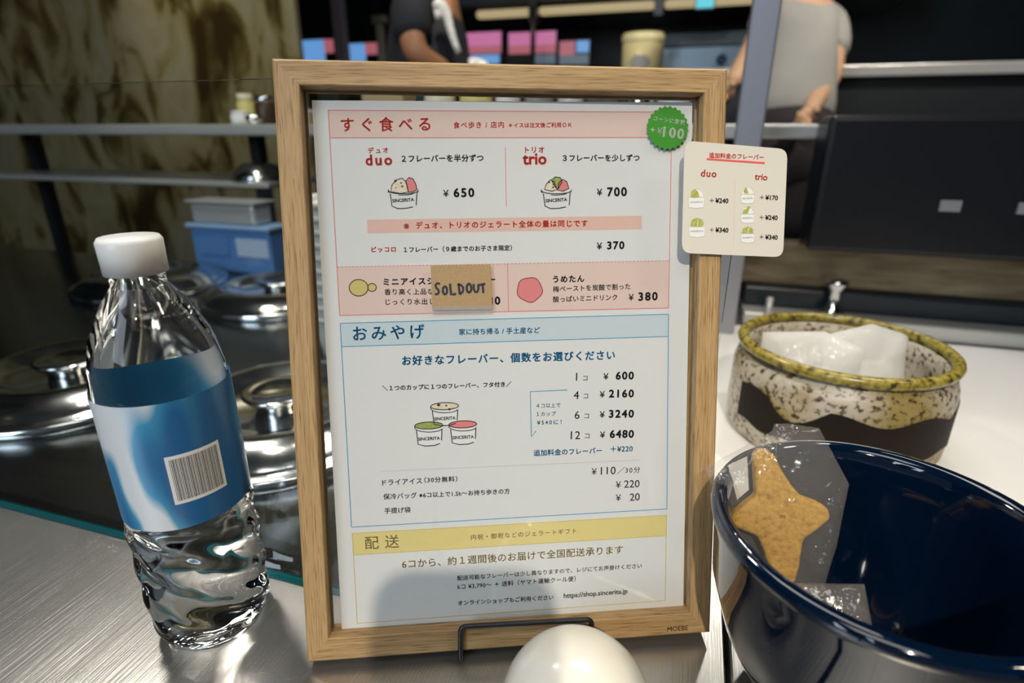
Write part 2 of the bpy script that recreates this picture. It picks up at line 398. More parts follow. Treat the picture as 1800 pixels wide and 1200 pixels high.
# ------------------------------------------------------------------ oak frame
FB = pw(0.1037, -0.316, 0.0)
frame = thing('picture_frame', 'light oak picture frame holding the menu sheet, leaning back in a black wire stand', 'picture frame', FB)
OUT = [(-0.0166, 0.0178), (0.2258, 0.0150), (0.2231, -0.3153), (-0.0183, -0.3164)]
INN = [(-0.0034, 0.0048), (0.2126, 0.0021), (0.2103, -0.3016), (-0.0055, -0.3022)]
ZB, ZF = -0.0045, 0.0100
for i in range(4):
    j = (i + 1) % 4
    quad = [OUT[i], INN[i], INN[j], OUT[j]]
    b = MB(); ch = 0.0012
    # front face with a small chamfer along the outer and inner arrises
    def lerp(p, q, s): return (p[0] + (q[0] - p[0]) * s, p[1] + (q[1] - p[1]) * s)
    wv = 0.0131
    ring = [(0.0, ZB), (0.0, ZF - ch), (ch / wv, ZF), (1 - 0.4 * ch / wv, ZF), (1.0, ZF - 0.4 * ch), (1.0, 0.0032), (1 - 0.07, 0.0028), (1 - 0.07, -0.0026), (1.0, -0.003), (1.0, ZB)]
    ends = []
    segs = 24
    for s in range(segs + 1):
        row = []
        for (k, z) in ring:
            p = lerp(OUT[i], INN[i], k); q = lerp(OUT[j], INN[j], k)
            w = lerp(p, q, s / segs); row.append((w[0], w[1], z))
        ends.append(row)
    nr = len(ring); vs = [pw(*p) for row in ends for p in row]; fs = []
    for s in range(segs):
        for k in range(nr):
            k2 = (k + 1) % nr; fs.append((s * nr + k, s * nr + k2, (s + 1) * nr + k2, (s + 1) * nr + k))
    fs.append(tuple(range(nr))); fs.append(tuple(reversed(range(segs * nr, (segs + 1) * nr))))
    b.add(vs, fs)
    horiz = i in (0, 2)
    b.grain = [((p[0], p[1] + 0.37 * i, p[2]) if horiz else (p[1], p[0] + 0.37 * i, p[2])) for row in ends for p in row]
    fixn(b.build('frame_rail', OAK, frame))
def grow(q, d):
    cx = sum(p[0] for p in q) / 4; cy = sum(p[1] for p in q) / 4
    return [(p[0] + math.copysign(d, p[0] - cx), p[1] + math.copysign(d, p[1] - cy)) for p in q]
for z0, z1 in ((0.0005, 0.0022), (-0.0022, -0.0006)):
    b = MB(); b.prism(grow(INN, 0.0008), z0, z1, pw); o = fixn(b.build('acrylic_pane', ACRYL, frame))
    o['label'] = 'clear acrylic pane'
pt = Print(ZF + 0.00005)
pt.text('MOEBE', 1173, 1209.5, 1109.5, 1107, 8.6, pr('burnt_mark', (0.10, 0.055, 0.025), 0.6), 0.0)
pt.done('stamped_mark', frame)

# ------------------------------------------------------------------ wire stand
st = thing('display_stand', 'black bent wire display stand hooked over the bottom rail of the oak frame', 'stand', Vector((FB.x, FB.y, 0.0)))
wr = 0.00155; zf = ZF + 0.0020
def on_c(p, h=wr): return Vector((p.x, p.y, h))
L0, L1 = on_plane(809, 1160, zf)[0], on_plane(809.5, 1101, zf)
R1 = on_plane(1040, 1088, zf)
dirb = Vector((-P_Z.x, -P_Z.y, 0)).normalized()
fl = on_c(pw(L1[0] - 0.0006, -0.3215, zf)); frr = on_c(pw(R1[0], -0.3215, zf))
b = MB(); b.tube(arc([fl + dirb * 0.012, fl, pw(L1[0], L1[1], zf), pw(R1[0], R1[1], zf), frr, frr + dirb * 0.012], 0.0035, 6), wr, 12); b.build('front_hook', BLACKW, st)
for q in (fl, frr):
    b = MB(); b.tube(arc([q + dirb * 0.012, q + dirb * 0.10, q + dirb * 0.10 + Vector((0, 0, 0.004))], 0.003, 5), wr, 10); b.build('floor_rail', BLACKW, st)
zb = ZB - 0.0022
b = MB()
pl_ = [pw(L1[0], -0.312, zb), pw(L1[0], -0.14, zb), pw(R1[0], -0.14, zb), pw(R1[0], -0.312, zb)]
b.tube(arc([fl + dirb * 0.10] + pl_[1:3] + [frr + dirb * 0.10], 0.006, 6), wr, 10); b.build('back_support', BLACKW, st)

# ------------------------------------------------------------------ menu sheet
b = MB(); b.prism([(0, 0), (0.2100, 0), (0.2097, -0.3060), (0.0, -0.3062)], -0.00025, 0.0, pw)
sheet = fixn(b.build('menu_sheet', PAPER, loc=pw(0.105, -0.306, 0)))
tag(sheet, 'white printed price menu sheet in Japanese pressed inside the oak frame', 'menu')
def printed(name): return Print(0.0), name
# --- section one, red
p = Print(0.0)
p.poly([(577, 193.5), (1181, 197), (1179.5, 241.5), (581, 242)], INK_PINK)
for a in ([(577, 193.5), (1181, 197)], [(581, 242), (1179.5, 241.5)], [(577, 193.5), (597, 554)], [(1181, 197), (1175, 541)]): p.stroke(a, 1.3, INK_STRAW)
p.done('section_banner', sheet)
p = Print(0.0); p.text('すぐ食べる', 600, 757, 232, 230.5, 26, INK_R, 0.012); p.done('section_heading', sheet)
p = Print(0.0); p.text('食べ歩き / 店内', 797, 886, 226, 225, 12, INK_R, 0.012); p.text('＊イスは注文後ご利用ＯＫ', 894, 1005, 225, 224, 10, INK_R, 0.018); p.done('section_note', sheet)
p = Print(0.0); p.text('デュオ', 647, 683, 270, 269, 11, INK_R, 0.02); p.text('duo', 643, 690, 291.5, 290.5, 20, INK_R, 0.028); p.done('size_name', sheet); p = Print(0.0)
p.text('トリオ', 923, 957, 269, 268.5, 11, INK_R, 0.02); p.text('trio', 918.5, 961, 290, 289.5, 20.5, INK_R, 0.028); p.done('size_name', sheet)
p = Print(0.0); p.text('２フレーバーを半分ずつ', 706, 850, 285.5, 284, 13.5, INK_K, 0.02); p.done('size_description', sheet); p = Print(0.0); p.text('３フレーバーを少しずつ', 989, 1124, 284, 283.5, 13.5, INK_K, 0.02)
p.done('size_description', sheet)
p = Print(0.0); p.stroke([(888, 259), (890, 363)], 1.0, INK_STRAW); p.done('divider_line', sheet)
def price(pp, yen, num, bold=0.03):
    pp.text('¥', *yen, INK_K, 0.004); pp.text(num[0], *num[1:], INK_K, bold)
for q in (((779, 789, 346, 346, 12.5), ('650', 797.5, 834, 347, 346.5, 16.5)), ((1049, 1058.5, 344, 344, 12.5), ('700', 1067, 1102, 345.5, 345, 16.5)),
          ((1048.5, 1058.5, 438.5, 438.5, 12.5), ('370', 1067, 1097.5, 438.5, 438, 14.5))):
    p = Print(0.0); price(p, *q); p.done('price_figure', sheet)
def word(pp, x0, x1, yb0, yb1, h, mat=INK_K): pp.text('SINCERITA', x0, x1, yb0, yb1, h, mat, 0.022)
def scoop_cup(name, cx, top, scoops):
    p = Print(0.0)
    for (pts, mat) in scoops:
        p.poly(pts, mat); p.stroke(pts, 1.5, INK_K, True)
    w = 26
    p.stroke(ell(cx, top + 24, w, 5.5, 16, 5, 175), 1.5, INK_K); p.stroke([(cx - w, top + 22), (cx - w - 1, top + 26), (cx - w + 2, top + 27.5)], 1.4, INK_K)
    p.stroke([(cx + w, top + 22), (cx + w, top + 26), (cx + w - 3, top + 27)], 1.4, INK_K)
    p.stroke([(cx - w + 3, top + 29), (cx - w + 6, top + 51), (cx - 10, top + 55.5), (cx + 4, top + 55), (cx + 17, top + 52.5)], 1.6, INK_K)
    p.stroke([(cx + w - 2, top + 28), (cx + w - 3.5, top + 49.5)], 1.6, INK_K)
    p.stroke(ell(cx, top + 28, w - 8, 3.8, 12, 10, 120), 1.2, INK_K)
    word(p, cx - 19, cx + 19, top + 45, top + 42.5, 7)
    return p
def choc(p, pts):
    for (x, y, r) in pts: p.poly(ell(x, y, r, r * 0.8, 8), INK_BROWN, 0.00010)
p = scoop_cup('cup', 709, 311, [([(687, 337), (689, 325), (697, 316), (707, 313), (714, 320), (718, 337), (705, 340)], INK_CREAM),
                               ([(713, 318), (719, 312), (726, 314), (731, 324), (733, 333), (726, 337), (718, 338)], INK_STRAW)])
choc(p, [(695, 318, 2.6), (705, 321.5, 1.8), (707, 327.5, 2.2), (696, 330, 1.3)]); p.done('two_scoop_cup_drawing', sheet)
p = scoop_cup('cup', 978, 311, [([(969, 316), (976, 311), (985, 312), (988, 320), (980, 333), (975, 328)], INK_MATCHA),
                               ([(957, 333), (960, 324), (967, 316), (974, 319), (979, 333), (970, 336)], INK_CREAM),
                               ([(980, 334), (982, 322), (989, 315), (996, 319), (1000, 331), (990, 336)], INK_STRAW)])
choc(p, [(965, 320, 2.2), (973, 324, 1.8), (972, 329, 1.8)]); p.done('three_scoop_cup_drawing', sheet)
p = Print(0.0); p.poly([(645, 386), (1128, 379), (1128, 403), (646, 410)], INK_PINKBAR)
p.text('※', 709, 720, 402.5, 402.5, 10, INK_R, 0.004); p.text('デュオ、トリオのジェラート全体の量は同じです', 731, 1033, 402.5, 398.5, 13, INK_R, 0.022); p.done('notice_bar', sheet)
p = Print(0.0); p.text('ピッコロ', 653, 696, 443.5, 443, 10, INK_R, 0.028); p.text('１フレーバー（９歳までのお子さま限定）', 710, 900, 444, 440.5, 12, INK_K, 0.018); p.done('child_size_line', sheet)
p = Print(0.0)
p.poly([(593, 469), (1177, 458), (1175, 541), (597, 554)], INK_PINK)
p.stroke([(597, 554), (1175, 541)], 1.4, INK_STRAW); p.stroke([(892, 464), (894, 548)], 1.2, INK_STRAW)
for k in range(90):
    a = k / 90; q = (k + 0.6) / 90
    p.stroke([(593 + 584 * a, 469 - 11 * a), (593 + 584 * q, 469 - 11 * q)], 1.2, INK_STRAW)
p.done('drinks_panel', sheet)
p = Print(0.0)
p.text('ミニアイスジンジャーティー', 674, 871, 502.5, 498, 13.5, INK_K, 0.028); p.text('香り高く上品な', 676, 762, 518.5, 517.5, 11, INK_K, 0.008); p.text('じっくり水出し', 678, 764, 536, 535, 11, INK_K, 0.008); p.done('drink_entry', sheet); p = Print(0.0)
p.text('うめたん', 972, 1027, 497, 495.5, 12.5, INK_K, 0.028); p.text('梅ペーストを炭酸で割った', 972, 1108, 513.5, 508.5, 11, INK_K, 0.008); p.text('酸っぱいミニドリンク', 972, 1085, 531.5, 527.5, 11, INK_K, 0.008)
p.done('drink_entry', sheet)
p = Print(0.0); price(p, (830, 838, 537, 537, 11.5), ('380', 845, 879.5, 536, 535.5, 15)); p.done('price_figure', sheet)
p = Print(0.0); price(p, (1105, 1113.5, 528, 528, 11.5), ('380', 1122, 1156, 529, 528, 15.5)); p.done('price_figure', sheet)
p = Print(0.0)
o1 = ell(630.5, 505.5, 16.5, 14.5); o2 = ell(654, 505, 7.5, 7)
p.poly(o2, INK_GINGER, 0.0001); p.stroke(o2, 1.6, INK_BROWN, True); p.poly(o1, INK_GINGER, 0.0001); p.stroke(o1, 1.6, INK_BROWN, True, 0.00018)
p.done('ginger_drawing', sheet)
p = Print(0.0)
bl = [(931 + (22 + 0.9 * math.sin(5 * a + 0.7)) * math.cos(a), 509 + (21.5 + 0.9 * math.sin(5 * a + 0.7)) * math.sin(a)) for a in [k * math.pi / 18 for k in range(36)]]
p.poly(bl, INK_STRAW, 0.0001); p.stroke(bl, 1.5, pr('ink_dark_red', (0.25, 0.04, 0.04), 0.6), True); p.done('plum_drawing', sheet)
# --- section two, blue
p = Print(0.0)
p.poly([(598, 568), (1175, 552), (1175, 591), (601, 609)], INK_PALEB)
for a in ([(598, 568), (1175, 552)], [(601, 609), (1175, 591)], [(598, 568), (618, 926)], [(1175, 552), (1172, 894)], [(618, 926), (1172, 894)]): p.stroke(a, 1.1, INK_B)
p.done('section_banner', sheet)
p = Print(0.0); p.text('おみやげ', 621, 747, 599.5, 595, 26, INK_B, 0.010); p.done('section_heading', sheet)
p = Print(0.0); p.text('家に持ち帰る / 手土産など', 807, 949, 589, 585.5, 12, INK_B, 0.014); p.done('section_note', sheet)
p = Print(0.0); p.text('お好きなフレーバー、個数をお選びください', 707, 1081, 642.5, 632, 17.5, INK_B, 0.022); p.done('choice_line', sheet)
p = Print(0.0); p.text('＼１つのカップに１つのフレーバー、フタ付き／', 672, 899, 687, 679.5, 12, INK_K, 0.022); p.done('cup_line', sheet)
def tub(x0, x1, y0, y1, mat):
    cx = (x0 + x1) / 2; w = (x1 - x0) / 2; H = y1 - y0; tl = -1.0
    p.poly([(x0 + 1, y0 + 8), (x1 - 1, y0 + 6), (x1 - 3, y1 - 4), (cx, y1), (x0 + 5, y1 - 3)], INK_W, 0.00006)
    e = ell(cx, y0 + 6.5, w, 6.2, 28, rot=-2); p.poly(e, mat, 0.00010); p.stroke(e, 1.5, INK_K, True)
    p.stroke([(x0 - 0.3, y0 + 7), (x0 + 0.5, y0 + 12)] + ell(cx, y0 + 11, w - 1, 7, 12, 165, 15), 1.4, INK_K)
    p.stroke([(x0 + 3, y0 + 15), (x0 + 6, y1 - 3), (cx - 6, y1), (cx + 10, y1 - 1), (x1 - 5, y1 - 4.5)], 1.6, INK_K)
    p.stroke([(x1 - 1.5, y0 + 12), (x1 - 2.5, y1 - 10)], 1.6, INK_K)
    word(p, cx - w + 6, cx + w - 5, y1 - 9, y1 - 11, 6.2)
p = Print(0.0); tub(729, 778.5, 741, 783.5, INK_MATCHA); tub(789, 838, 739, 781, INK_STRAW); tub(757, 806, 707, 748, INK_CREAM)
choc(p, [(771, 711.5, 3), (784.5, 712.5, 2), (790, 719, 2.6)]); p.done('stacked_cups_drawing', sheet)
for num, x0, x1, yb, kx, y1_, yen, pr_, px0, pyb in (('1', 1011, 1015.5, 669, 1024, 668.5, 1060, '600', 1082, 667), ('4', 1008, 1017.5, 701, 1025, 700, 1053.5, '2160', 1070, 698.5),
                                                    ('6', 1009.5, 1019, 736, 1026.5, 735, 1053.5, '3240', 1070, 734), ('12', 1003, 1019.5, 771.5, 1027.5, 770, 1054, '6480', 1071.5, 769.5)):
    p = Print(0.0); p.text(num, x0, x1, yb, yb, 14, INK_K, 0.002); p.text('コ', kx, kx + 9, y1_, y1_, 8, INK_K, 0.002)
    price(p, (yen, yen + 9.5, pyb, pyb, 11.5), (pr_, px0, 1114, pyb + .3, pyb, 14.5)); p.done('take_home_price', sheet)
p = Print(0.0); p.stroke([(997, 685), (932, 688), (934, 767), (942, 757)], 1.4, INK_B)
p.text('４コ以上で', 943, 985, 717, 715.5, 8, INK_B, 0.006); p.text('１カップ', 943, 977, 731.5, 730.5, 8, INK_B, 0.006); p.text('¥540に！', 944, 987, 746.5, 745, 8, INK_B, 0.012); p.done('bulk_bracket', sheet)
p = Print(0.0); p.text('追加料金のフレーバー', 938, 1058, 801.5, 797, 11.5, INK_B, 0.018); p.text('＋¥220', 1073, 1112, 794, 793, 10, INK_B, 0.012); p.done('surcharge_line', sheet)
p = Print(0.0); p.stroke([(670, 828), (1125, 808)], 0.7, INK_GREY); p.done('divider_line', sheet)
p = Print(0.0)
p.text('ドライアイス', 672, 742, 853, 849.5, 11.5, INK_K, 0.006); p.text('（30分無料）', 746, 804, 848.5, 846.5, 10.5, INK_K, 0.012); p.done('extra_item', sheet); p = Print(0.0)
p.text('保冷バッグ', 674, 733, 878, 875, 12.5, INK_K, 0.006); p.text('※6コ以上で1.5h〜お持ち歩きの方', 737, 896, 875, 867.5, 10.5, INK_K, 0.010); p.done('extra_item', sheet); p = Print(0.0); p.text('手提げ袋', 676, 722, 902.5, 900.5, 11.5, INK_K, 0.006); p.done('extra_item', sheet)
p = Print(0.0)
p.text('¥', 1039.5, 1048.5, 834, 834, 11.5, INK_K); p.text('110', 1056, 1082, 834, 833, 13.5, INK_K, 0.0); p.text('／', 1085, 1097, 833, 833, 13, INK_K); p.text('30分', 1099, 1125, 831.5, 830.5, 11, INK_K)
p.done('price_figure', sheet); p = Print(0.0); p.text('¥', 1082, 1091, 857, 857, 11.5, INK_K); p.text('220', 1097, 1124, 857, 856, 13, INK_K); p.done('price_figure', sheet); p = Print(0.0); p.text('¥', 1082, 1091, 880, 880, 11.5, INK_K); p.text('20', 1107, 1124.5, 880, 879, 13, INK_K)
p.done('price_figure', sheet)
# --- section three, yellow
p = Print(0.0)
p.poly([(619, 937), (1171.5, 905), (1171.5, 941), (622, 975)], INK_PALEY)
for a in ([(619, 937), (1171.5, 905)], [(622, 975), (1171.5, 941)], [(619, 937), (628, 1095)], [(1171.5, 905), (1169, 1055)], [(628, 1095), (1169, 1055)]): p.stroke(a, 1.0, INK_Y)
p.done('section_banner', sheet)
p = Print(0.0); p.text('配送', 642, 702, 965.5, 962, 23, INK_Y, 0.0); p.done('section_heading', sheet)
p = Print(0.0); p.text('内祝・御祝などのジェラートギフト', 828, 1013, 949, 937.5, 10, INK_Y, 0.004); p.done('section_note', sheet)
p = Print(0.0); p.text('6コから、約１週間後のお届けで全国配送承ります', 707, 1095, 999, 972.5, 17, INK_Y, 0.004); p.done('delivery_line', sheet)
p = Print(0.0); p.text('配送可能なフレーバーは少し異なりますので、レジにてお声掛けください', 804, 1128, 1020, 998, 10, INK_K, 0.006); p.done('delivery_detail', sheet); p = Print(0.0); p.text('6コ ¥3,790〜 ＋ 送料（ヤマト運輸クール便）', 804, 1012, 1036, 1021.5, 11, INK_K, 0.006)
p.done('delivery_detail', sheet); p = Print(0.0); p.text('オンラインショップもご利用ください', 805, 973, 1064, 1053.5, 9.5, INK_K, 0.014); p.done('delivery_detail', sheet); p = Print(0.0); p.text('https://shop.sincerita.jp', 991, 1103, 1053.5, 1045, 11.5, INK_K, 0.010); p.done('web_address', sheet)

# ------------------------------------------------------------------ things stuck to the frame
DZ = 0.0024
pts = []
for k in range(48):
    a = 2 * math.pi * k / 48; r = 37.5 if k % 2 else 34.0; pts.append((1173.5 + r * math.cos(a), 224.8 + r * 1.05 * math.sin(a)))
b = MB(); b.prism([on_plane(u, v, DZ) for u, v in reversed(pts)], DZ - 0.0001, DZ, pw)
stk = fixn(b.build('sticker', GREEN, loc=pw(*on_plane(1173, 262, DZ), DZ)))
tag(stk, 'round green scalloped sticker reading +¥100 at the top right of the menu', 'sticker')
p = Print(DZ); p.text('コーンに変更', 1148.5, 1203, 212, 220, 9, INK_W, 0.010); p.text('＋', 1142, 1151, 231, 232.5, 8, INK_W, 0.03); p.text('¥', 1154, 1164, 236, 237, 12.5, INK_W, 0.0); p.text('100', 1164.5, 1201, 240.5, 245, 18.5, INK_W, 0.022)
p.done('sticker_lettering', stk)
# kraft label
b = MB(); b.prism([on_plane(u, v, DZ) for u, v in reversed([(757, 466), (861.5, 464.5), (864, 505), (865.5, 543), (759.5, 544.5)])], DZ - 0.0001, DZ + 0.0002, pw)
kr = fixn(b.build('sold_out_label', KRAFT, loc=pw(*on_plane(812, 544, DZ), DZ)))
tag(kr, 'brown kraft paper label hand lettered SOLD OUT over the ginger drink', 'label')
b = MB(); b.prism([on_plane(u, v, DZ) for u, v in reversed([(759.5, 538), (865.5, 536.5), (866, 549), (759.8, 551)])], DZ + 0.00022, DZ + 0.00028, pw); o = fixn(b.build('tape_strip', TAPE, kr)); o['label'] = 'clear tape'
p = Print(DZ + 0.0002); MK = pr('marker_blue_black', (0.012, 0.02, 0.045), 0.5)
def z3(l): return [(400 + x / 3.53, 300 + y / 3.53) for x, y in l]
for l in ([(1318, 700), (1300, 698), (1289, 710), (1296, 727), (1310, 742), (1309, 760), (1296, 767), (1286, 762)], [(1380, 700), (1383, 735), (1388, 768), (1402, 767), (1418, 763)],
          [(1433, 702), (1437, 735), (1440, 766)], [(1427, 703), (1448, 708), (1462, 724), (1461, 748), (1441, 767)], [(1526, 702), (1528, 735), (1537, 753), (1549, 752), (1556, 735), (1556, 702)],
          [(1563, 708), (1600, 701)], [(1582, 706), (1585, 735), (1587, 758)]): p.stroke(z3(l), 4.0, MK)
for (cx, cy, rx, ry) in ((1349, 742, 13, 24), (1498, 728, 14, 27)): p.stroke(z3(ell(cx, cy, rx, ry, 20)), 4.0, MK, True)
p.done('hand_lettering', kr)
# surcharge card
ZC = 0.0128
def rounded(corners, r, n=5):
    out = []
    for i in range(4):
        a = Vector(corners[i - 1]); q = Vector(corners[i]); c = Vector(corners[(i + 1) % 4])
        p0 = q + (a - q).normalized() * r; p1 = q + (c - q).normalized() * r
        for k in range(n + 1):
            s = k / n; out.append(tuple(p0 * (1 - s) ** 2 + q * 2 * s * (1 - s) + p1 * s * s))
    return out
cc = [on_plane(u, v, ZC) for u, v in ((1203.5, 247), (1384.5, 262), (1376.5, 452), (1198.5, 444.5))]
b = MB(); b.prism(list(reversed(rounded(cc, 0.0055))), ZC - 0.0006, ZC, pw)
card = fixn(b.build('price_card', CARDM, loc=pw(*on_plane(1290, 448, ZC), ZC)))
tag(card, 'cream rounded card of extra prices taped to the right rail of the oak frame', 'card')
p = Print(ZC); p.text('追加料金のフレーバー', 1246, 1342, 277.5, 281.5, 11, INK_R, 0.018); p.stroke([(1242, 279.5), (1344, 286.5)], 3.2, INK_R); p.text('duo', 1231.5, 1259, 310.5, 312, 13, INK_R, 0.014); p.text('trio', 1326, 1348.5, 316, 317.5, 13, INK_R, 0.014); p.done('card_heading', card)
p = Print(ZC); p.stroke([(1292, 305), (1290, 435)], 0.8, INK_PINK); p.done('divider_line', card)
for s_, x0, x1, yb in (('¥240', 1257, 1280, 357), ('¥340', 1257, 1280, 408.5), ('¥170', 1345, 1367, 351.5), ('¥240', 1344.5, 1366.5, 386.5), ('¥340', 1344.5, 1366.5, 421)):
    p = Print(ZC); p.text(s_, x0, x1, yb, yb + 0.6, 9.2, INK_K, 0.02); x = x0 - 6
    p.stroke([(x - 3.6, yb - 4.8), (x + 3.6, yb - 4.6)], 0.9, INK_K); p.stroke([(x, yb - 8.4), (x, yb - 1)], 0.9, INK_K); p.done('price_figure', card)
FAINT = pr('ink_faint', (0.60, 0.58, 0.51), 0.6); LEAF = noise_mat('ink_leaf_green', [(0.35, (0.36, 0.38, 0.06)), (0.65, (0.50, 0.50, 0.12))], nscale=500, rough=0.6)
for cx, top, w, kind in ((1224, 330, 14, 1), (1225, 381, 14, 2), (1314, 327, 12, 0), (1314, 361.5, 12, 3), (1314, 396, 12, 4)):
    p = Print(ZC)
    k = w / 14
    tub_ = [(cx - w, top + 17 * k), (cx + w, top + 17 * k), (cx + w - 1, top + 34 * k), (cx, top + 36 * k), (cx - w + 1, top + 34 * k)]
    p.poly(tub_, INK_W); p.stroke(tub_, 0.7, FAINT, True)
    dome = ell(cx, top + 16 * k, w - 1, 14 * k, 16, 180, 360); p.poly(dome, INK_W); p.stroke(dome, 0.7, FAINT)
    gl = {1: [(-11, 16), (-9, 6), (-2, 2), (3, 7), (6, 17), (-4, 18)], 2: [(-12, 17), (-9, 5), (0, 2), (9, 4), (12, 13), (8, 18), (-4, 18)], 0: [(-9, 11), (-5, 4), (-2, 3), (2, 15), (-6, 15)],
          3: [(-11, 16), (-9, 9), (-3, 6), (2, 0), (6, 2), (3, 9), (0, 16)], 4: [(-12, 16), (-10, 6), (-3, 4), (0, 1), (4, 4), (10, 6), (12, 16)]}[kind]
    p.poly([(cx + x * k, top + y * k) for x, y in gl], LEAF, 0.0001)
    if kind in (2, 4): p.stroke([(cx + 2 * k, top + 4 * k), (cx + 0.5 * k, top + 17 * k)], 0.9, INK_W, lift=0.0002)
    p.text('SINCERITA', cx - w + 3, cx + w - 3, top + 27 * k, top + 26.5 * k, 3.2, FAINT); p.done('cup_drawing', card)

# ------------------------------------------------------------------ clear bottle, left
bc = Vector((-0.1945, -0.0290, 0.0))
bottle = thing('water_bottle', 'clear twisted plastic water bottle with a blue label, standing on steel left of the frame', 'bottle', bc)
def twist(r, z, a):
    k = min(1.0, max(0.0, (z - 0.012) / 0.02)) * min(1.0, max(0.0, (0.091 - z) / 0.008))
    return r * (1 + 0.034 * k * math.sin(6 * a + 250 * z) + 0.008 * k * math.sin(13 * a - 40 * z))
b = MB()
prof = [(0.022, 0.004), (0.026, 0.0005), (0.0295, 0.003), (0.0325, 0.010)] + [(0.0335, 0.012 + 0.001 * i) for i in range(1, 88)] + [(0.0335, 0.102), (0.0330, 0.12), (0.0330, 0.165), (0.0325, 0.175), (0.028, 0.195), (0.019, 0.213), (0.0125, 0.222), (0.0125, 0.232)]
b.lathe(prof, bc, 128, fn=twist); b.build('bottle_body', PET, bottle)
LBL = noise_mat('label_blue', [(0.40, (0.02, 0.13, 0.33)), (0.52, (0.05, 0.30, 0.52)), (0.60, (0.75, 0.80, 0.82))], scale=(40, 40, 12), nscale=1.0, detail=1, rough=0.3)
b = MB(); b.lathe([(0.0338, 0.0935), (0.0338, 0.168)], bc, 64, close=False); b.build('paper_label', LBL, bottle)['label'] = 'blue printed label'
b = MB()
rr = 0.03395
for k in range(34):
    a0 = math.radians(-48 + k * 1.2); w = math.radians(0.35 + 0.45 * ((k * 37) % 5) / 5)
    ps = [(bc.x + rr * math.cos(a), bc.y + rr * math.sin(a), z) for z in (0.111, 0.136) for a in (a0, a0 + w)]
    b.add(ps, [(0, 1, 3, 2)])
b2 = MB(); b2.add([(bc.x + (rr - 0.00006) * math.cos(math.radians(-51 + 46 * i / 12)), bc.y + (rr - 0.00006) * math.sin(math.radians(-51 + 46 * i / 12)), z) for z in (0.109, 0.138) for i in range(13)], [(i, i + 1, i + 14, i + 13) for i in range(12)])
b2.build('barcode_panel', INK_W, bottle); b.build('barcode_bars', INK_K, bottle)
b = MB(); b.lathe([(0.0145, 0.228), (0.0148, 0.244), (0.0135, 0.246)], bc, 40); b.build('screw_cap', WHITE, bottle)['label'] = 'white cap'

# ------------------------------------------------------------------ white rounded jar in the foreground
dc = Vector((0.0435, -0.0420, 0.0))
jar = thing('domed_container', 'cream white container with a smooth domed lid in front of the wire stand', 'container', dc)
b = MB(); b.lathe([(0.0, 0.0), (0.030, 0.0), (0.0345, 0.003), (0.0368, 0.010), (0.0374, 0.021)], dc, 64); b.build('container_body', MILK, jar)
b = MB(); b.lathe([(0.0378, 0.0215)] + [(0.0382 * math.cos(a), 0.0245 + 0.0395 * math.sin(a)) for a in [math.radians(2 + 86 * i / 22) for i in range(23)]], dc, 72); b.build('domed_lid', MILK, jar)

# ------------------------------------------------------------------ the smartphone that took the picture; its shadow lies across the bottom of the sheet; phone assumed from that shadow, stand added for support
CX, CY, CZ = [Vector((MW[0][k], MW[1][k], MW[2][k])) for k in range(3)]
def ph(x, y, z): return CAM + CX * x + CY * y + CZ * z
phone = thing('smartphone', 'unseen black smartphone on a slim stand added to hold it up, its rounded shadow falling across the foot of the sheet', 'phone', Vector((ph(-0.035, 0.15, -0.01).x, ph(0, 0.15, -0.01).y, 0.0)))
b = MB(); b.prism(rounded([(-0.083, -0.0125), (0.008, -0.0125), (0.008, 0.150), (-0.083, 0.150)], 0.024, 8), -0.0135, -0.0055, ph); fixn(b.build('phone_body', BLACKP, phone, bevel=0.0015))
b = MB(); b.prism(rounded([(-0.080, -0.0095), (0.005, -0.0095), (0.005, 0.147), (-0.080, 0.147)], 0.022, 8), -0.0138, -0.01355, ph); fixn(b.build('phone_screen', pr('screen_glass', (0.01, 0.01, 0.012), 0.08), phone))
sb = ph(-0.037, 0.150, -0.0095)
b = MB(); b.tube([sb, Vector((sb.x, sb.y - 0.004, 0.10)), Vector((sb.x, sb.y - 0.004, 0.006))], 0.004, 12); b.build('added_stand_rod', BLACKW, phone)  # rod and base are added supports; the phone itself was hand held
b = MB(); b.lathe([(0.04, 0.0), (0.04, 0.004), (0.036, 0.006), (0.001, 0.006)], (sb.x, sb.y - 0.004, 0.0), 40); b.build('added_stand_base', BLACKW, phone)

# ------------------------------------------------------------------ glass guards
LEAN = 0.3057
def gpt(x, s, off=0.0):                         # a point on the leaning panel: s along its slope
    n = math.sqrt(1 + LEAN * LEAN); return Vector((x, 0.0095 + off + LEAN * s / n, s / n))
def pane(name, label, pts8, loc):
    b = MB(); b.add(pts8, [(0, 1, 5, 4), (2, 3, 7, 6)], 0); b.add(pts8, [(0, 3, 2, 1), (4, 5, 6, 7), (1, 2, 6, 5), (3, 0, 4, 7)], 1)
    o = b.build(name, [GUARD, TEAL], loc=loc)
    bm = bmesh.new(); bm.from_mesh(o.data); bmesh.ops.remove_doubles(bm, verts=bm.verts, dist=1e-5); bmesh.ops.recalc_face_normals(bm, faces=bm.faces); bm.to_mesh(o.data); bm.free()
    return tag(o, label, 'glass panel')
xa, xb, hs = -1.7, -0.0985, 0.343
pane('glass_guard', 'leaning clear glass guard with a teal lower edge left of and behind the frame',
     [gpt(xa, 0, 0), gpt(xb, 0, 0), gpt(xb, 0, .007), gpt(xa, 0, .007), gpt(xa, hs, 0), gpt(xb, hs, 0), gpt(xb, hs, .007), gpt(xa, hs, .007)], Vector((-0.6, 0.012, 0)))
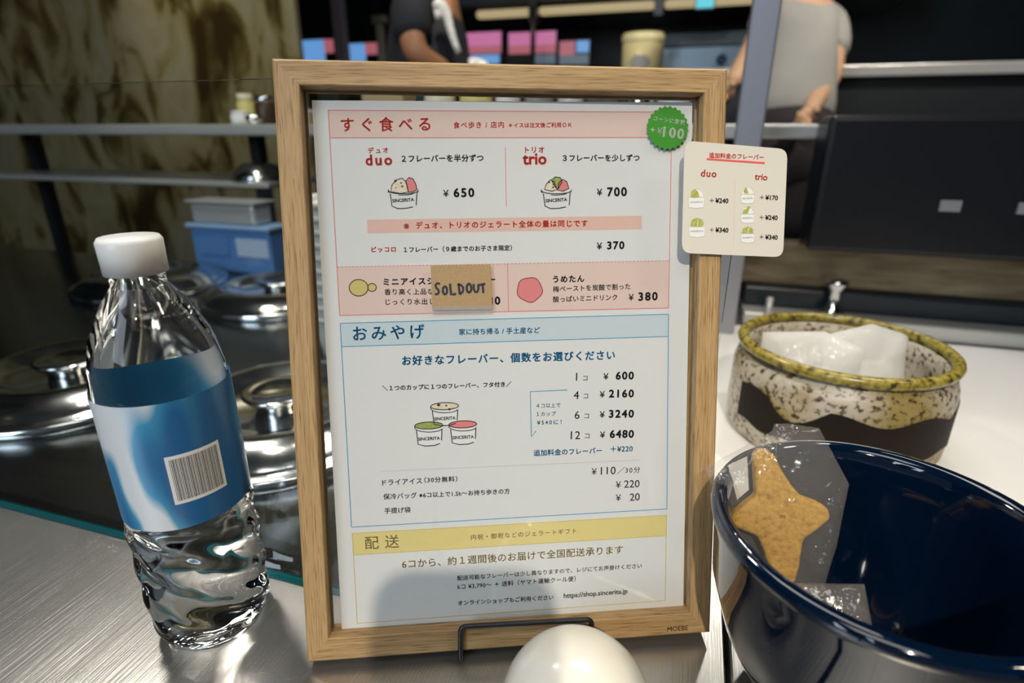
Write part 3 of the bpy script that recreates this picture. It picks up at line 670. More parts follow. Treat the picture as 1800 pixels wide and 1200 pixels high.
b = MB(); b.add([gpt(xa, 0.0006, -0.0012), gpt(xb, 0.0006, -0.0012), gpt(xb, 0.0006, -0.0002), gpt(xa, 0.0006, -0.0002), gpt(xa, 0.0052, -0.0012), gpt(xb, 0.0052, -0.0012), gpt(xb, 0.0052, -0.0002), gpt(xa, 0.0052, -0.0002)],
      [(0, 3, 2, 1), (4, 5, 6, 7), (0, 1, 5, 4), (1, 2, 6, 5), (2, 3, 7, 6), (3, 0, 4, 7)]); gd = [o for o in C.objects if o.name == 'glass_guard'][0]; b.build('ground_edge', TEAL, gd)['label'] = 'teal ground edge'
x0, x1 = at_y(747, 170, 0.165).x, at_y(1279, 500, 0.165).x
b8 = lambda lo, hi: [(lo[0], lo[1], lo[2]), (hi[0], lo[1], lo[2]), (hi[0], hi[1], lo[2]), (lo[0], hi[1], lo[2]), (lo[0], lo[1], hi[2]), (hi[0], lo[1], hi[2]), (hi[0], hi[1], hi[2]), (lo[0], hi[1], hi[2])]
pane('glass_guard', 'upright clear glass guard behind the oak frame, ending beside its right rail', b8((x0, 0.165, 0.0), (x1, 0.172, 0.25)), Vector(((x0 + x1) / 2, 0.168, 0)))

# ------------------------------------------------------------------ gelato well lids
lid = thing('gelato_well_cover', 'x', 'cover', (-0.325, 0.205, 0.0), 'gelato well lids on the counter')
lp = [(0.136, 0.0), (0.138, 0.002), (0.138, 0.010), (0.134, 0.0125), (0.128, 0.013), (0.125, 0.016), (0.112, 0.025), (0.098, 0.031), (0.090, 0.0325), (0.084, 0.031), (0.070, 0.024), (0.055, 0.019), (0.0, 0.018)]
b = MB(); b.lathe(lp[:-1] + [(0.002, 0.018)], lid.location, 96); b.build('lid_dish', CHROME, lid)
b = MB(); b.lathe([(0.024, 0.0185), (0.026, 0.026), (0.033, 0.031), (0.037, 0.0355), (0.037, 0.0375), (0.034, 0.0385), (0.026, 0.036), (0.014, 0.0335), (0.002, 0.033)], lid.location, 72); b.build('lid_knob', CHROME, lid)
first = True
for x, y, lb in ((-0.325, 0.205, 'large round polished steel gelato lid nearest behind the leaning glass, beside the bottle'),
                 (-0.640, 0.600, 'round steel gelato lid one row behind the nearest one, in front of the blue box'),
                 (-0.345, 0.590, 'round steel gelato lid in the back row behind the stacked paper cups'),
                 (-0.625, 0.205, 'round steel gelato lid in the front row, left of the water bottle'),
                 (-0.940, 0.600, 'round steel gelato lid in the back row, farthest to the left')):
    o = lid if first else copy_tree(lid)
    o.location = (x, y, 0.0); o['label'] = lb; first = False

# ------------------------------------------------------------------ stack of paper cups
base = Vector((at_y(606, 520, 0.41).x, 0.41, 0.0))
CUPM = pr('paper_cup', (0.80, 0.79, 0.74), 0.5)
cup0 = thing('paper_cup', 'x', 'cup', base, 'nested paper cups standing behind the frame')
b = MB(); b.lathe([(0.036, 0.0), (0.0365, 0.001), (0.047, 0.060), (0.046, 0.060), (0.0355, 0.002), (0.001, 0.002)], base, 48, close=False); b.build('cup_wall', CUPM, cup0)
b = MB(); b.tube([(base.x + 0.0495 * math.cos(2 * math.pi * k / 40), base.y + 0.0495 * math.sin(2 * math.pi * k / 40), 0.060) for k in range(40)], 0.0052, 8, closed=True); b.build('rolled_rim', CUPM, cup0)
ORD = ['lowest', 'second from the bottom', 'third from the bottom', 'fourth from the bottom', 'fifth from the bottom', 'sixth from the bottom', 'seventh from the bottom', 'eighth from the bottom', 'ninth from the bottom', 'topmost']
for k in range(10):
    o = cup0 if k == 0 else copy_tree(cup0)
    o.location = base + Vector((0, 0, 0.0165 * k + 0.0002)); o['label'] = 'white paper cup, %s of the nested stack behind the left rail' % ORD[k]

# ------------------------------------------------------------------ steel shelf with its load, behind
SH = 0.304
sy0, sy1 = 0.82, 1.12
shelf = thing('steel_shelf', 'long raised steel shelf of jars and boxes behind the frame', 'shelf', (-0.5, 0.97, 0.0))
b = MB(); b.box((-1.75, sy0, 0.281), (0.50, sy1, SH)); b.build('shelf_board', STEEL2, shelf, bevel=0.004)
for x in (-1.70, -0.95, -0.28, 0.46):
    b = MB(); b.box((x - 0.014, 0.955, FLOOR_Z), (x + 0.014, 0.983, 0.281)); b.build('shelf_post', DARK, shelf)
def jar_thing(name, label, cat, u, w, hpx, prof_mat, lid_mat, y, kind='jar', group=None):
    c = at_y(u, 215, y); sc = (y - CAM.y) / ray(u, 215).y / F_PX; c.z = SH; r = w * sc / 2; h = hpx * sc
    t = thing(name, label, cat, c, group)
    if kind == 'jar':
        b = MB(); b.lathe([(r * .85, 0), (r * .97, h * .04), (r, h * .12), (r, h * .68), (r * .82, h * .78), (r * .82, h * .80)], c, 32); b.build('jar_body', prof_mat, t)
        b = MB(); b.lathe([(r * .86, h * .80), (r * .88, h * .84), (r * .88, h * .97), (r * .80, h)], c, 32); b.build('jar_lid', lid_mat, t)
    elif kind == 'bowl':
        b = MB(); b.lathe([(r * .5, 0), (r * .8, h * .2), (r, h), (r * .95, h), (r * .72, h * .25), (0.001, h * .15)], c, 32, close=False); b.build('bowl_wall', prof_mat, t)
        b = MB(); b.lathe([(r * .45, 0.0002), (r * .55, 0.004)], c, 32); b.build('foot_ring', lid_mat, t)
    else:
        d = r * 0.8
        b = MB(); b.box((c.x - r, c.y - d, SH), (c.x + r, c.y + d, SH + h * .8)); b.build('box_body', prof_mat, t, bevel=0.003)
        b = MB(); b.box((c.x - r * 1.02, c.y - d * 1.02, SH + h * .8), (c.x + r * 1.02, c.y + d * 1.02, SH + h)); b.build('box_lid', lid_mat, t, bevel=0.003)
    return t
YEL = pr('pale_yellow_plastic', (0.72, 0.62, 0.22), 0.4); BEI = pr('beige_box', (0.50, 0.38, 0.20), 0.6); BRN = pr('brown_pot', (0.06, 0.035, 0.02), 0.35); CRM = pr('cream_jar', (0.78, 0.74, 0.55), 0.35); GRY = pr('grey_plastic', (0.30, 0.31, 0.31), 0.4)
G = 'jars and boxes on the steel shelf'
jar_thing('storage_jar', 'small white jar at the far left of the visible shelf', 'jar', 425, 34, 22, WHITE, WHITE, 0.88, group=G)
jar_thing('steel_bowl', 'small polished steel bowl on the shelf beside the white jar', 'bowl', 447, 30, 14, CHROME, CHROME, 0.86, 'bowl', G)
jar_thing('storage_jar', 'yellow jar standing behind the small steel bowl', 'jar', 437, 30, 50, YEL, CRM, 1.02, group=G)
jar_thing('storage_jar', 'brown pot with a silver lid just left of the frame', 'jar', 470, 36, 46, BRN, CHROME, 0.93, group=G)
jar_thing('storage_box', 'tan box with white lid seen between frame and sheet at left', 'box', 535, 50, 24, BEI, WHITE, 0.92, 'box', G)
jar_thing('storage_box', 'wide tan box behind the top rail, left of the teal glass edge', 'box', 690, 78, 84, BEI, BEI, 0.95, 'box', G)
jar_thing('storage_box', 'narrow dark box behind the top left corner of the sheet', 'box', 590, 40, 88, BLACKP, pr('maroon', (0.15, 0.02, 0.03), 0.5), 0.98, 'box', G)
jar_thing('storage_jar', 'cream jar immediately right of the teal glass edge', 'jar', 775, 52, 84, CRM, CRM, 0.90, group=G)
jar_thing('storage_jar', 'yellow lidded jar third along behind the top rail', 'jar', 838, 56, 86, YEL, WHITE, 0.90, group=G)
jar_thing('storage_jar', 'bright white jar behind the middle of the top rail', 'jar', 893, 42, 88, WHITE, WHITE, 0.89, group=G)
jar_thing('storage_jar', 'grey plastic tub right of the bright white jar', 'tub', 946, 50, 80, GRY, CRM, 0.92, group=G)
jar_thing('storage_jar', 'white jar with steel lid right of the grey tub', 'jar', 1002, 44, 86, WHITE, CHROME, 0.90, group=G)
jar_thing('storage_box', 'dark brown box behind the top rail below the cream bucket', 'box', 1058, 60, 84, BRN, GRY, 0.94, 'box', G)
jar_thing('storage_jar', 'steel canister on the shelf left of the green sticker', 'canister', 1122, 48, 84, CHROME, CHROME, 0.92, group=G)
jar_thing('storage_jar', 'white tub behind the top right corner of the frame', 'tub', 1180, 56, 84, WHITE, GRY, 0.94, group=G)
# lower board with an upturned dish
pt_ = at_y(470, 322, 0.83); ztray = pt_.z
b = MB(); b.box((-1.75, 0.83, ztray - 0.012), (pt_.x, 1.05, ztray)); b.build('lower_board', STEEL2, shelf, bevel=0.003)
o = thing('steel_dish', 'upturned polished steel dish resting on the lower board of the shelf', 'dish', (pt_.x - 0.072, 0.895, ztray)); c = o.location
b = MB(); b.lathe([(0.060, 0.0045), (0.060, 0.010), (0.054, 0.018), (0.044, 0.032), (0.032, 0.038), (0.001, 0.040)], (c.x, c.y, c.z), 48); b.build('dish_bowl', CHROME, o)
b = MB(); b.lathe([(0.066, 0.0), (0.067, 0.002), (0.066, 0.004), (0.060, 0.0045)], (c.x, c.y, c.z), 48); b.build('dish_rim', CHROME, o)
# back of the counter: blue box painted as a sky reflection, and steel can
BLUE_REFL = pr('reflection_blue', (0.10, 0.27, 0.62), 0.35)
cp = at_y(440, 440, 0.76); cp.z = 0
blue_box = thing('blue_reflection_box', 'blue box standing in for a reflection of the sky at the back of the counter, left of the frame', 'blue_box', cp)
b = MB(); b.box((cp.x - 0.13, 0.735, 0.0), (cp.x + 0.075, 0.795, 0.095)); b.build('blue_box_body', BLUE_REFL, blue_box, bevel=0.006)
b = MB(); b.box((cp.x - 0.136, 0.729, 0.095), (cp.x + 0.081, 0.799, 0.104)); b.build('blue_box_rim', pr('reflection_light_blue', (0.30, 0.48, 0.75), 0.35), blue_box, bevel=0.003)
for k in range(2):
    b = MB(); b.box((cp.x - 0.11 + 0.10 * k, 0.7325, 0.040), (cp.x - 0.03 + 0.10 * k, 0.7348, 0.078)); b.build('blue_box_panel', [BLUE_REFL, pr('pale_blue', (0.55, 0.68, 0.88), 0.4)][k], blue_box)
b2p = at_y(430, 365, 0.765)
o = thing('steel_pan', 'rectangular polished steel pan lying on the blue box', 'pan', (b2p.x, 0.765, 0.104))
b = MB(); b.box((b2p.x - 0.12, 0.738, 0.104), (b2p.x + 0.045, 0.793, 0.148)); b.build('pan_body', STEEL2, o, bevel=0.008, segs=3)
b = MB(); b.box((b2p.x - 0.126, 0.732, 0.148), (b2p.x + 0.051, 0.799, 0.153)); b.build('pan_rim', STEEL2, o, bevel=0.002)

# ------------------------------------------------------------------ right: tray, pot, back unit
b = MB(); b.box((-0.02, 0.205, 0.0), (0.75, 0.69, 0.0012)); o = b.build('white_mat', pr('white_cloth', (0.86, 0.85, 0.82), 0.8), loc=(0.36, 0.45, 0.0))
tag(o, 'flat white mat on the counter under and behind the speckled pot', 'mat')
pc = Vector((0.2305, 0.3560, 0.0013))
m, nt, n, l, bs = new_mat('speckled_stoneware')
tc = n.new('ShaderNodeTexCoord'); n1 = n.new('ShaderNodeTexNoise'); n1.inputs['Scale'].default_value = 190; n1.inputs['Detail'].default_value = 2; l.new(tc.outputs['Object'], n1.inputs['Vector'])
r1 = ramp(n, [(0.32, (0.05, 0.03, 0.015)), (0.40, (0.22, 0.17, 0.10)), (0.46, (0.50, 0.45, 0.36)), (0.8, (0.60, 0.55, 0.46))]); l.new(n1.outputs['Fac'], r1.inputs['Fac'])
n2 = n.new('ShaderNodeTexNoise'); n2.inputs['Scale'].default_value = 14; l.new(tc.outputs['Object'], n2.inputs['Vector'])
r2 = ramp(n, [(0.48, (1, 1, 1)), (0.62, (0.62, 0.52, 0.22))]); l.new(n2.outputs['Fac'], r2.inputs['Fac'])
mx = n.new('ShaderNodeMix'); mx.data_type = 'RGBA'; mx.blend_type = 'MULTIPLY'; mx.inputs['Factor'].default_value = 1.0
l.new(r1.outputs['Color'], mx.inputs['A']); l.new(r2.outputs['Color'], mx.inputs['B']); l.new(mx.outputs['Result'], bs.inputs['Base Color']); bs.inputs['Roughness'].default_value = 0.4
STONE = m
RIMM = noise_mat('olive_glaze', [(0.35, (0.05, 0.035, 0.01)), (0.5, (0.30, 0.24, 0.04)), (0.7, (0.42, 0.36, 0.10))], nscale=160, rough=0.25)
pot = thing('ceramic_pot', 'speckled stoneware pot with an olive rim and dark brown band at right', 'pot', pc)
b = MB(); b.lathe([(0.088, 0.0), (0.094, 0.002), (0.0985, 0.010), (0.0995, 0.03), (0.0985, 0.072), (0.096, 0.080), (0.091, 0.084), (0.090, 0.090), (0.085, 0.090), (0.088, 0.07), (0.088, 0.012), (0.001, 0.010)], pc, 72, close=False); fixn(b.build('pot_wall', STONE, pot))
b = MB(); b.tube([(pc.x + 0.0925 * math.cos(2 * math.pi * k / 64), pc.y + 0.0925 * math.sin(2 * math.pi * k / 64), 0.0958) for k in range(64)], 0.0055, 10, closed=True); b.build('olive_rim', RIMM, pot)['label'] = 'olive glazed rim'
b = MB(); vs = []; nb = 40
for i in range(nb + 1):
    a = math.radians(203 + 142 * i / nb)
    top = 0.062 + 0.004 * math.sin(i * .5) - (0.012 * max(0, math.sin((i - 6) / 9 * math.pi)) if 6 < i < 15 else 0); bot = 0.026 + 0.002 * math.sin(i * .8)
    for z in (bot, top): vs.append((pc.x + 0.1001 * math.cos(a), pc.y + 0.1001 * math.sin(a), z))
b.add(vs, [(2 * i, 2 * i + 2, 2 * i + 3, 2 * i + 1) for i in range(nb)], smooth=True); b.build('brown_band', pr('brown_glaze', (0.016, 0.011, 0.008), 0.6, spec=0.2), pot)['label'] = 'dark brown brushed band'
# crumpled clear packets in the pot
FILM = clear_mat('white_film', (0.93, 0.93, 0.92), 1.45, 0.12, veil=0.55, veil_col=(0.9, 0.9, 0.88), bump=0.6, bscale=60, gain=1.3)
def pillow(name, poly, fn, th, mat, parent=None, loc=None, wr=0.0015, seed=0, label=None):
    """two sheets sealed along an outline and puffed apart between"""
    cx = sum(p[0] for p in poly) / len(poly); cy = sum(p[1] for p in poly) / len(poly)
    P = []
    for i in range(len(poly)):                                  # refine the outline
        a = poly[i]; c = poly[(i + 1) % len(poly)]
        for k in range(5): P.append((a[0] + (c[0] - a[0]) * k / 5, a[1] + (c[1] - a[1]) * k / 5))
    n = len(P); rings = [1.0, 0.93, 0.82, 0.68, 0.5, 0.3, 0.12]; vs = []; fs = []
    for side in (1, -1):
        o = len(vs)
        for t in rings:
            for (x, y) in P:
                xx = cx + (x - cx) * t; yy = cy + (y - cy) * t
                z = side * th * math.sqrt(max(0, 1 - t * t)) + wr * (1 if t < .99 else .5) * (2 * abs(mnoise.noise(Vector((xx * 60 + seed, yy * 60, side * 2.0)))) + mnoise.noise(Vector((xx * 150, yy * 150 + seed, side))))
                vs.append(fn(xx, yy, z))
        m = len(rings)
        for i in range(m - 1):
            for k in range(n):
                k2 = (k + 1) % n; f = (o + i * n + k, o + i * n + k2, o + (i + 1) * n + k2, o + (i + 1) * n + k); fs.append(f if side > 0 else tuple(reversed(f)))
        f = tuple(range(o + (m - 1) * n, o + m * n)); fs.append(f if side > 0 else tuple(reversed(f)))
    b = MB(); b.add(vs, fs, smooth=True); o = b.build(name, mat, parent, loc=loc)
    if label: o['label'] = label
    return o
def plane_fn(c, xd, yd):
    xd = Vector(xd).normalized(); yd = Vector(yd); yd = (yd - xd * yd.dot(xd)).normalized(); zd = xd.cross(yd)
    return (lambda x, y, z=0.0: c + xd * x + yd * y + zd * z), xd, yd, zd
def hit(u, v, c, xd, yd, zd):
    r = ray(u, v); s = (c - CAM).dot(zd) / r.dot(zd); q = CAM + r * s - c; return q.dot(xd), q.dot(yd)
for k, (dx, dy, yaw, w, h, lb) in enumerate(((-0.036, -0.030, -12, 0.085, 0.088, 'crumpled white clear packet at the left inside the speckled pot'), (0.030, -0.008, 24, 0.085, 0.092, 'crumpled white clear packet further right inside the speckled pot'))):
    c = pc + Vector((dx, dy, 0.013)); a = math.radians(yaw)
    fn, xd, yd, zd = plane_fn(c, (math.cos(a), math.sin(a), 0), (-0.30 * math.sin(a), 0.30 * math.cos(a), 1.0))
    o = thing('plastic_packet', lb, 'packet', c, 'packets in the speckled pot')
    pillow('packet_film', [(-w / 2, 0), (w / 2, 0), (w / 2 + 0.004, h), (0.01, h + 0.012), (-w / 2 - 0.002, h + 0.002)], fn, 0.016, FILM, o, seed=k * 7)
    pillow('white_filling', [(-w / 2 + .008, 0.006), (w / 2 - .008, 0.006), (w / 2 - .010, h * .72), (-w / 2 + .010, h * .76)], fn, 0.011, WHITE, o, wr=0.002, seed=k * 3 + 1)
# machine and steel ledge at the back right
mc = thing('counter_machine', 'black machine on a steel base at the back of the right counter', 'machine', (0.62, 0.80, 0.0))
b = MB(); b.box((0.17, 0.70, 0.0), (1.10, 0.79, 0.022)); b.build('steel_base', STEEL2, mc, bevel=0.003)
b = MB(); b.box((0.17, 0.74, 0.022), (1.10, 0.795, 0.055)); b.build('base_block', pr('blue_black', (0.012, 0.02, 0.028), 0.3), mc, bevel=0.004)
b = MB(); b.box((0.10, 0.76, 0.055), (1.10, 0.798, 0.125)); b.build('lower_panel', noise_mat('bronze_panel', [(0.3, (0.10, 0.075, 0.04)), (0.7, (0.30, 0.24, 0.15))], scale=(5, 1, 30), nscale=2, rough=0.35, metal=0.3), mc, bevel=0.003)
b = MB(); b.box((0.245, 0.70, 0.125), (1.08, 0.795, 0.315)); b.build('machine_body', BLACKP, mc, bevel=0.008)
for x in (0.30, 0.62):
    b = MB(); b.lathe([(0.017, 0.022), (0.017, 0.03), (0.009, 0.038), (0.008, 0.060), (0.015, 0.070), (0.016, 0.078)], (x, 0.722, 0.0), 24); b.build('chrome_foot', CHROME, mc)
b = MB(); b.tube([(0.205, 0.694, 0.0), (0.205, 0.694, 0.05)], 0.005, 12); b.build('steel_pin', STEEL2, mc)
for k in range(5):
    b = MB(); b.box((0.40 + 0.09 * k, 0.6965, 0.19), (0.425 + 0.09 * k, 0.7005, 0.205)); b.build('push_button', GRY, mc)
# grey post
pp_ = at_d(1345, 60, 0.90); pp2 = at_d(1300, 330, 0.93)
ALU = pr('grey_aluminium', (0.38, 0.39, 0.44), 0.45, metal=0.5)
px_, py_ = at_y(1331, 125, 0.655).x, 0.655
b = MB(); b.box((px_ - 0.0175, py_ - 0.014, 0.0), (px_ + 0.0175, py_ + 0.014, 0.70)); post = thing('metal_post', 'grey square metal post rising past the right end of the frame', 'post', (px_, py_, 0.0)); b.build('post_shaft', ALU, post, bevel=0.003)
b = MB(); b.box((px_ - 0.022, py_ - 0.019, 0.70), (px_ + 0.022, py_ + 0.019, 0.71)); b.build('post_cap', ALU, post)

# ------------------------------------------------------------------ blue bowl with wrapped cookies
RB = 0.0800
bw = at_d(1558, 930, 0.275); zr = bw.z; bw.z = 0.0
bowl = thing('blue_bowl', 'glossy dark blue bowl holding wrapped cookies beside the frame', 'bowl', bw)
b = MB(); h = zr
b.lathe([(0.040, 0.0), (0.043, 0.001), (0.045, 0.007), (0.054, 0.020), (0.066, 0.045), (0.075, 0.075), (RB - 0.0025, h - 0.012), (RB, h - 0.004), (RB + 0.0008, h), (RB - 0.001, h + 0.003), (RB - 0.006, h + 0.0035), (RB - 0.0085, h - 0.001), (RB - 0.010, h - 0.02), (0.062, 0.05), (0.048, 0.026), (0.036, 0.014), (0.001, 0.012)], bw, 96, close=False)
fixn(b.build('bowl_wall', NAVY, bowl))
b = MB(); b.tube([(bw.x + 0.0405 * math.cos(2 * math.pi * k / 64), bw.y + 0.0405 * math.sin(2 * math.pi * k / 64), 0.0016) for k in range(64)], 0.0015, 8, closed=True); b.build('foot_ring', NAVY, bowl)
COOKIE = noise_mat('baked_cookie', [(0.28, (0.36, 0.165, 0.018)), (0.45, (0.56, 0.305, 0.042)), (0.62, (0.64, 0.375, 0.062)), (0.8, (0.48, 0.245, 0.03))], nscale=330, detail=6, rough=0.75, bump=0.6, bump_dist=0.0015)
BAG = clear_mat('cellophane', (0.965, 0.965, 0.96), 1.45, 0.06, veil=0.06, veil_col=(0.95, 0.93, 0.9), bump=0.5, bscale=70, gain=1.5)
ck_c = at_d(1345, 905, 0.305)
fn, xd, yd, zd = plane_fn(ck_c, (0.962, 0.10, -0.05), (0.05, 0.33, 0.94))
cookie = thing('star_cookie', 'thick golden star shaped cookie upright in a clear bag in the blue bowl', 'cookie', at_d(1372, 1020, 0.303))
out = [(1322, 800), (1324, 835), (1326, 868), (1310, 880), (1290, 897), (1283, 908), (1288, 922), (1310, 931), (1328, 938), (1340, 965), (1350, 1000), (1360, 1020), (1374, 1027), (1394, 1020), (1402, 990), (1408, 945), (1432, 928), (1456, 908), (1452, 890), (1434, 880), (1406, 870), (1388, 850), (1370, 822), (1360, 800), (1345, 788), (1330, 789)]
po = [hit(u, v, ck_c, xd, yd, zd) for u, v in out]
b = MB(); b.prism(list(reversed(po)), -0.0045, 0.0045, fn); o = fixn(b.build('cookie_body', COOKIE, cookie, bevel=0.0028, segs=4))
cx0, cy0 = hit(1366, 905, ck_c, xd, yd, zd); cx1, _ = hit(1376, 905, ck_c, xd, yd, zd)
vs, fs = glyphs('m', 0.0, 1.0); sc = (cx1 - cx0) / 0.75
b = MB(); b.add([fn(cx0 + x * sc, cy0 + y * sc, 0.0047) for x, y, z in vs], fs); b.build('stamped_letter', INK_BROWN, cookie)
bag = thing('cellophane_bag', 'clear cellophane bag around the star cookie, one corner crossing the right rail', 'bag', at_d(1400, 1085, 0.300))
bo = [(1240, 823), (1251, 815), (1312, 782), (1357, 757), (1361, 745), (1384, 744), (1440, 752), (1492, 850), (1470, 960), (1440, 1060), (1400, 1085), (1350, 1058), (1318, 990), (1288, 945), (1262, 885)]
def qf(x, y, z): return fn(x, y, z)
pb = [hit(u, v, ck_c, xd, yd, zd) for u, v in bo]
pillow('bag_film', list(reversed(pb)), fn, 0.0075, BAG, bag, wr=0.0012, seed=4)
b = MB()
pl2 = [hit(u, v, ck_c, xd, yd, zd) for u, v in ((1284, 822), (1318, 806), (1321, 866), (1300, 884))]
b.prism(list(reversed(pl2)), -0.0062, -0.0060, fn); b.build('paper_slip', pr('slip_paper', (0.72, 0.69, 0.62), 0.6), bag)['label'] = 'off white paper slip'
c2 = at_d(1402, 1078, 0.278)
fn2, xd2, yd2, zd2 = plane_fn(c2, (0.95, 0.05, 0.2), (-0.05, 0.75, 0.6))
ck2 = thing('round_cookie', 'second golden cookie lying low in the blue bowl under the star cookie', 'cookie', c2)
b = MB(); po2 = [((0.0145 + 0.0012 * math.sin(3 * a + .6)) * math.cos(a) * 1.3, (0.0140 + 0.001 * math.sin(2 * a)) * math.sin(a)) for a in [k * math.pi / 16 for k in range(32)]]
b.prism(po2, -0.0045, 0.0045, lambda x, y, z: fn2(x, y - 0.006, z)); fixn(b.build('cookie_body', COOKIE, ck2, bevel=0.003, segs=4))
bag2 = thing('cellophane_bag', 'clear cellophane bag lying around the second cookie low in the bowl', 'bag', c2)
pillow('bag_film', [(-0.022, -0.018), (0.030, -0.018), (0.032, 0.018), (-0.022, 0.018)], lambda x, y, z: fn2(x, y - 0.004, z), 0.0075, BAG, bag2, wr=0.0012, seed=9)

# ------------------------------------------------------------------ kitchen behind
m, nt, n, l, bs = new_mat('veined_marble')
tc = n.new('ShaderNodeTexCoord'); mp = n.new('ShaderNodeMapping'); mp.inputs['Rotation'].default_value = (0, 0.6, 0); mp.inputs['Scale'].default_value = (1, 1, 0.45); l.new(tc.outputs['Object'], mp.inputs['Vector'])
n1 = n.new('ShaderNodeTexNoise'); n1.inputs['Scale'].default_value = 6.5; n1.inputs['Detail'].default_value = 5; n1.inputs['Distortion'].default_value = 1.2; l.new(mp.outputs[0], n1.inputs['Vector'])
r1 = ramp(n, [(0.34, (0.05, 0.03, 0.008)), (0.43, (0.15, 0.11, 0.035)), (0.49, (0.31, 0.26, 0.12)), (0.62, (0.37, 0.33, 0.20)), (0.8, (0.26, 0.21, 0.07))]); l.new(n1.outputs['Fac'], r1.inputs['Fac']); l.new(r1.outputs['Color'], bs.inputs['Base Color']); bs.inputs['Roughness'].default_value = 0.25
me_ = at_y(524, 70, 1.55)
b = MB(); b.box((-3.2, 1.55, FLOOR_Z), (me_.x, 1.57, 1.80)); tag(b.build('marble_panel', m, loc=((me_.x - 3.2) / 2, 1.59, FLOOR_Z)), kind='structure').name = 'wall_marble'
spotm = spot('marble_downlight', (-1.9, 0.9, 1.6), (-1.35, 1.55, 0.5), 20, (1.0, 0.88, 0.66), 60, 0.6, 0.05)
# hood; a glowing strip stands in for the warm reflection on its steel
def bx(name, lo, hi, mat, parent, bevel=0.0): b = MB(); b.box(lo, hi); return b.build(name, mat, parent, bevel=bevel)
hy = 2.55
hl = at_y(760, 10, hy); hr = at_y(1330, 10, hy); zt = at_y(1000, 8, hy).z; zm = at_y(1000, 27, hy).z
hood = thing('extractor_hood', 'long dark steel extractor hood with a warm reflection built as a glowing band at the top', 'hood', (0, 2.9, 1.85 - 0.4))
bx('hood_canopy', (hl.x - 0.2, hy, zt + 0.012), (hr.x + 0.6, 3.3, 1.84), pr('hood_steel', (0.03, 0.035, 0.04), 0.35, metal=0.7), hood, 0.01)
WARM = emis('warm_reflection_glow', (1.0, 0.78, 0.42), 0.42)
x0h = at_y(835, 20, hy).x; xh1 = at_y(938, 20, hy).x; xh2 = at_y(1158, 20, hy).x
for a, c in ((x0h, xh1 - 0.02), (xh1 + 0.02, xh2 - 0.02), (xh2 + 0.02, hr.x)): bx('reflection_strip', (a, hy + 0.005, zm + 0.01), (c, hy + 0.05, zt), WARM, hood, 0.012)
for x in (xh1, xh2): bx('hood_bracket', (x - 0.018, hy - 0.02, zm - 0.02), (x + 0.018, hy + 0.06, zt + 0.03), BLACKP, hood)
pz = at_y(938, 125, 2.45).z
pole = thing('dark_pole', 'thin dark pole in front of the right pink screen', 'pole', (at_y(937, 60, 2.42).x, 2.42, pz))
# back worktop carrying screens, bucket, cabinet
bt = thing('back_worktop', 'dark high worktop along the back wall carrying screens and a bucket', 'worktop', (0.0, 2.6, FLOOR_Z))
WT = at_y(1000, 128, 2.36).z
bx('worktop_slab', (-1.95, 2.34, WT - 0.04), (1.9, 3.2, WT), STEEL2, bt, 0.004); bx('worktop_body', (-1.93, 2.38, FLOOR_Z), (1.88, 3.2, WT - 0.04), DARK, bt)
pole.location.z = WT
b = MB(); b.tube([(pole.location.x, 2.42, WT), (pole.location.x, 2.42, zm + 0.02)], 0.011, 10); b.build('pole_shaft', BLACKP, pole)
b = MB(); b.lathe([(0.03, 0.0), (0.03, 0.006), (0.013, 0.012)], (pole.location.x, 2.42, WT), 20); b.build('pole_foot', BLACKP, pole)
PINK = emis('screen_pink', (0.58, 0.17, 0.36), 0.85); ROSE = emis('screen_rose', (0.46, 0.13, 0.17), 0.8); SKY = emis('screen_blue', (0.13, 0.32, 0.66), 0.95); SLATE = emis('screen_slate', (0.10, 0.14, 0.18), 0.8)
def screen(u0, v0, u1, v1, y, cells, label):
    a = at_y(u0, v0, y); c = at_y(u1, v1, y)
    t = thing('display_screen', label, 'screen', ((a.x + c.x) / 2, y + 0.01, WT), 'lit screens along the back wall')
    bx('screen_case', (a.x - 0.004, y + 0.002, WT), (c.x + 0.004, y + 0.03, a.z + 0.004), BLACKP, t)
    for (s0, t0, s1, t1, mt, nm) in cells:
        bx(nm, (a.x + (c.x - a.x) * s0, y, c.z + (a.z - c.z) * (1 - t1)), (a.x + (c.x - a.x) * s1, y + 0.002, c.z + (a.z - c.z) * (1 - t0)), mt, t)
screen(820, 58, 881, 112, 2.62, [(0, 0, 1, .42, PINK, 'pink_area'), (0, .42, 1, .66, ROSE, 'rose_area'), (0.1, .70, .95, 1, SKY, 'blue_area')], 'lit pink screen at the back, just right of the person in black')
screen(894, 58, 976, 112, 2.62, [(0, 0, 1, .40, PINK, 'pink_area'), (0, .40, 1, .66, ROSE, 'rose_area'), (0.5, .70, 1, 1, SLATE, 'slate_area')], 'wider lit pink screen at the back, behind the thin dark pole')
screen(984, 73, 1034, 112, 2.62, [(0, 0, .52, .6, ROSE, 'rose_area'), (.58, 0, 1, .5, SKY, 'blue_area'), (0, .6, 1, 1, SLATE, 'slate_area')], 'small dim rose and blue screen at the back, left of the cream bucket')
screen(531, 71, 589, 112, 2.62, [(0, 0, .70, 1, SKY, 'blue_area'), (.70, 0, 1, .55, ROSE, 'rose_area')], 'blue screen with a rose corner beside the marble wall')
screen(612, 77, 668, 112, 2.62, [(0, 0, .55, 1, SKY, 'blue_area'), (.55, 0, 1, .55, ROSE, 'rose_area')], 'blue screen with a rose corner right of the pale pillar')
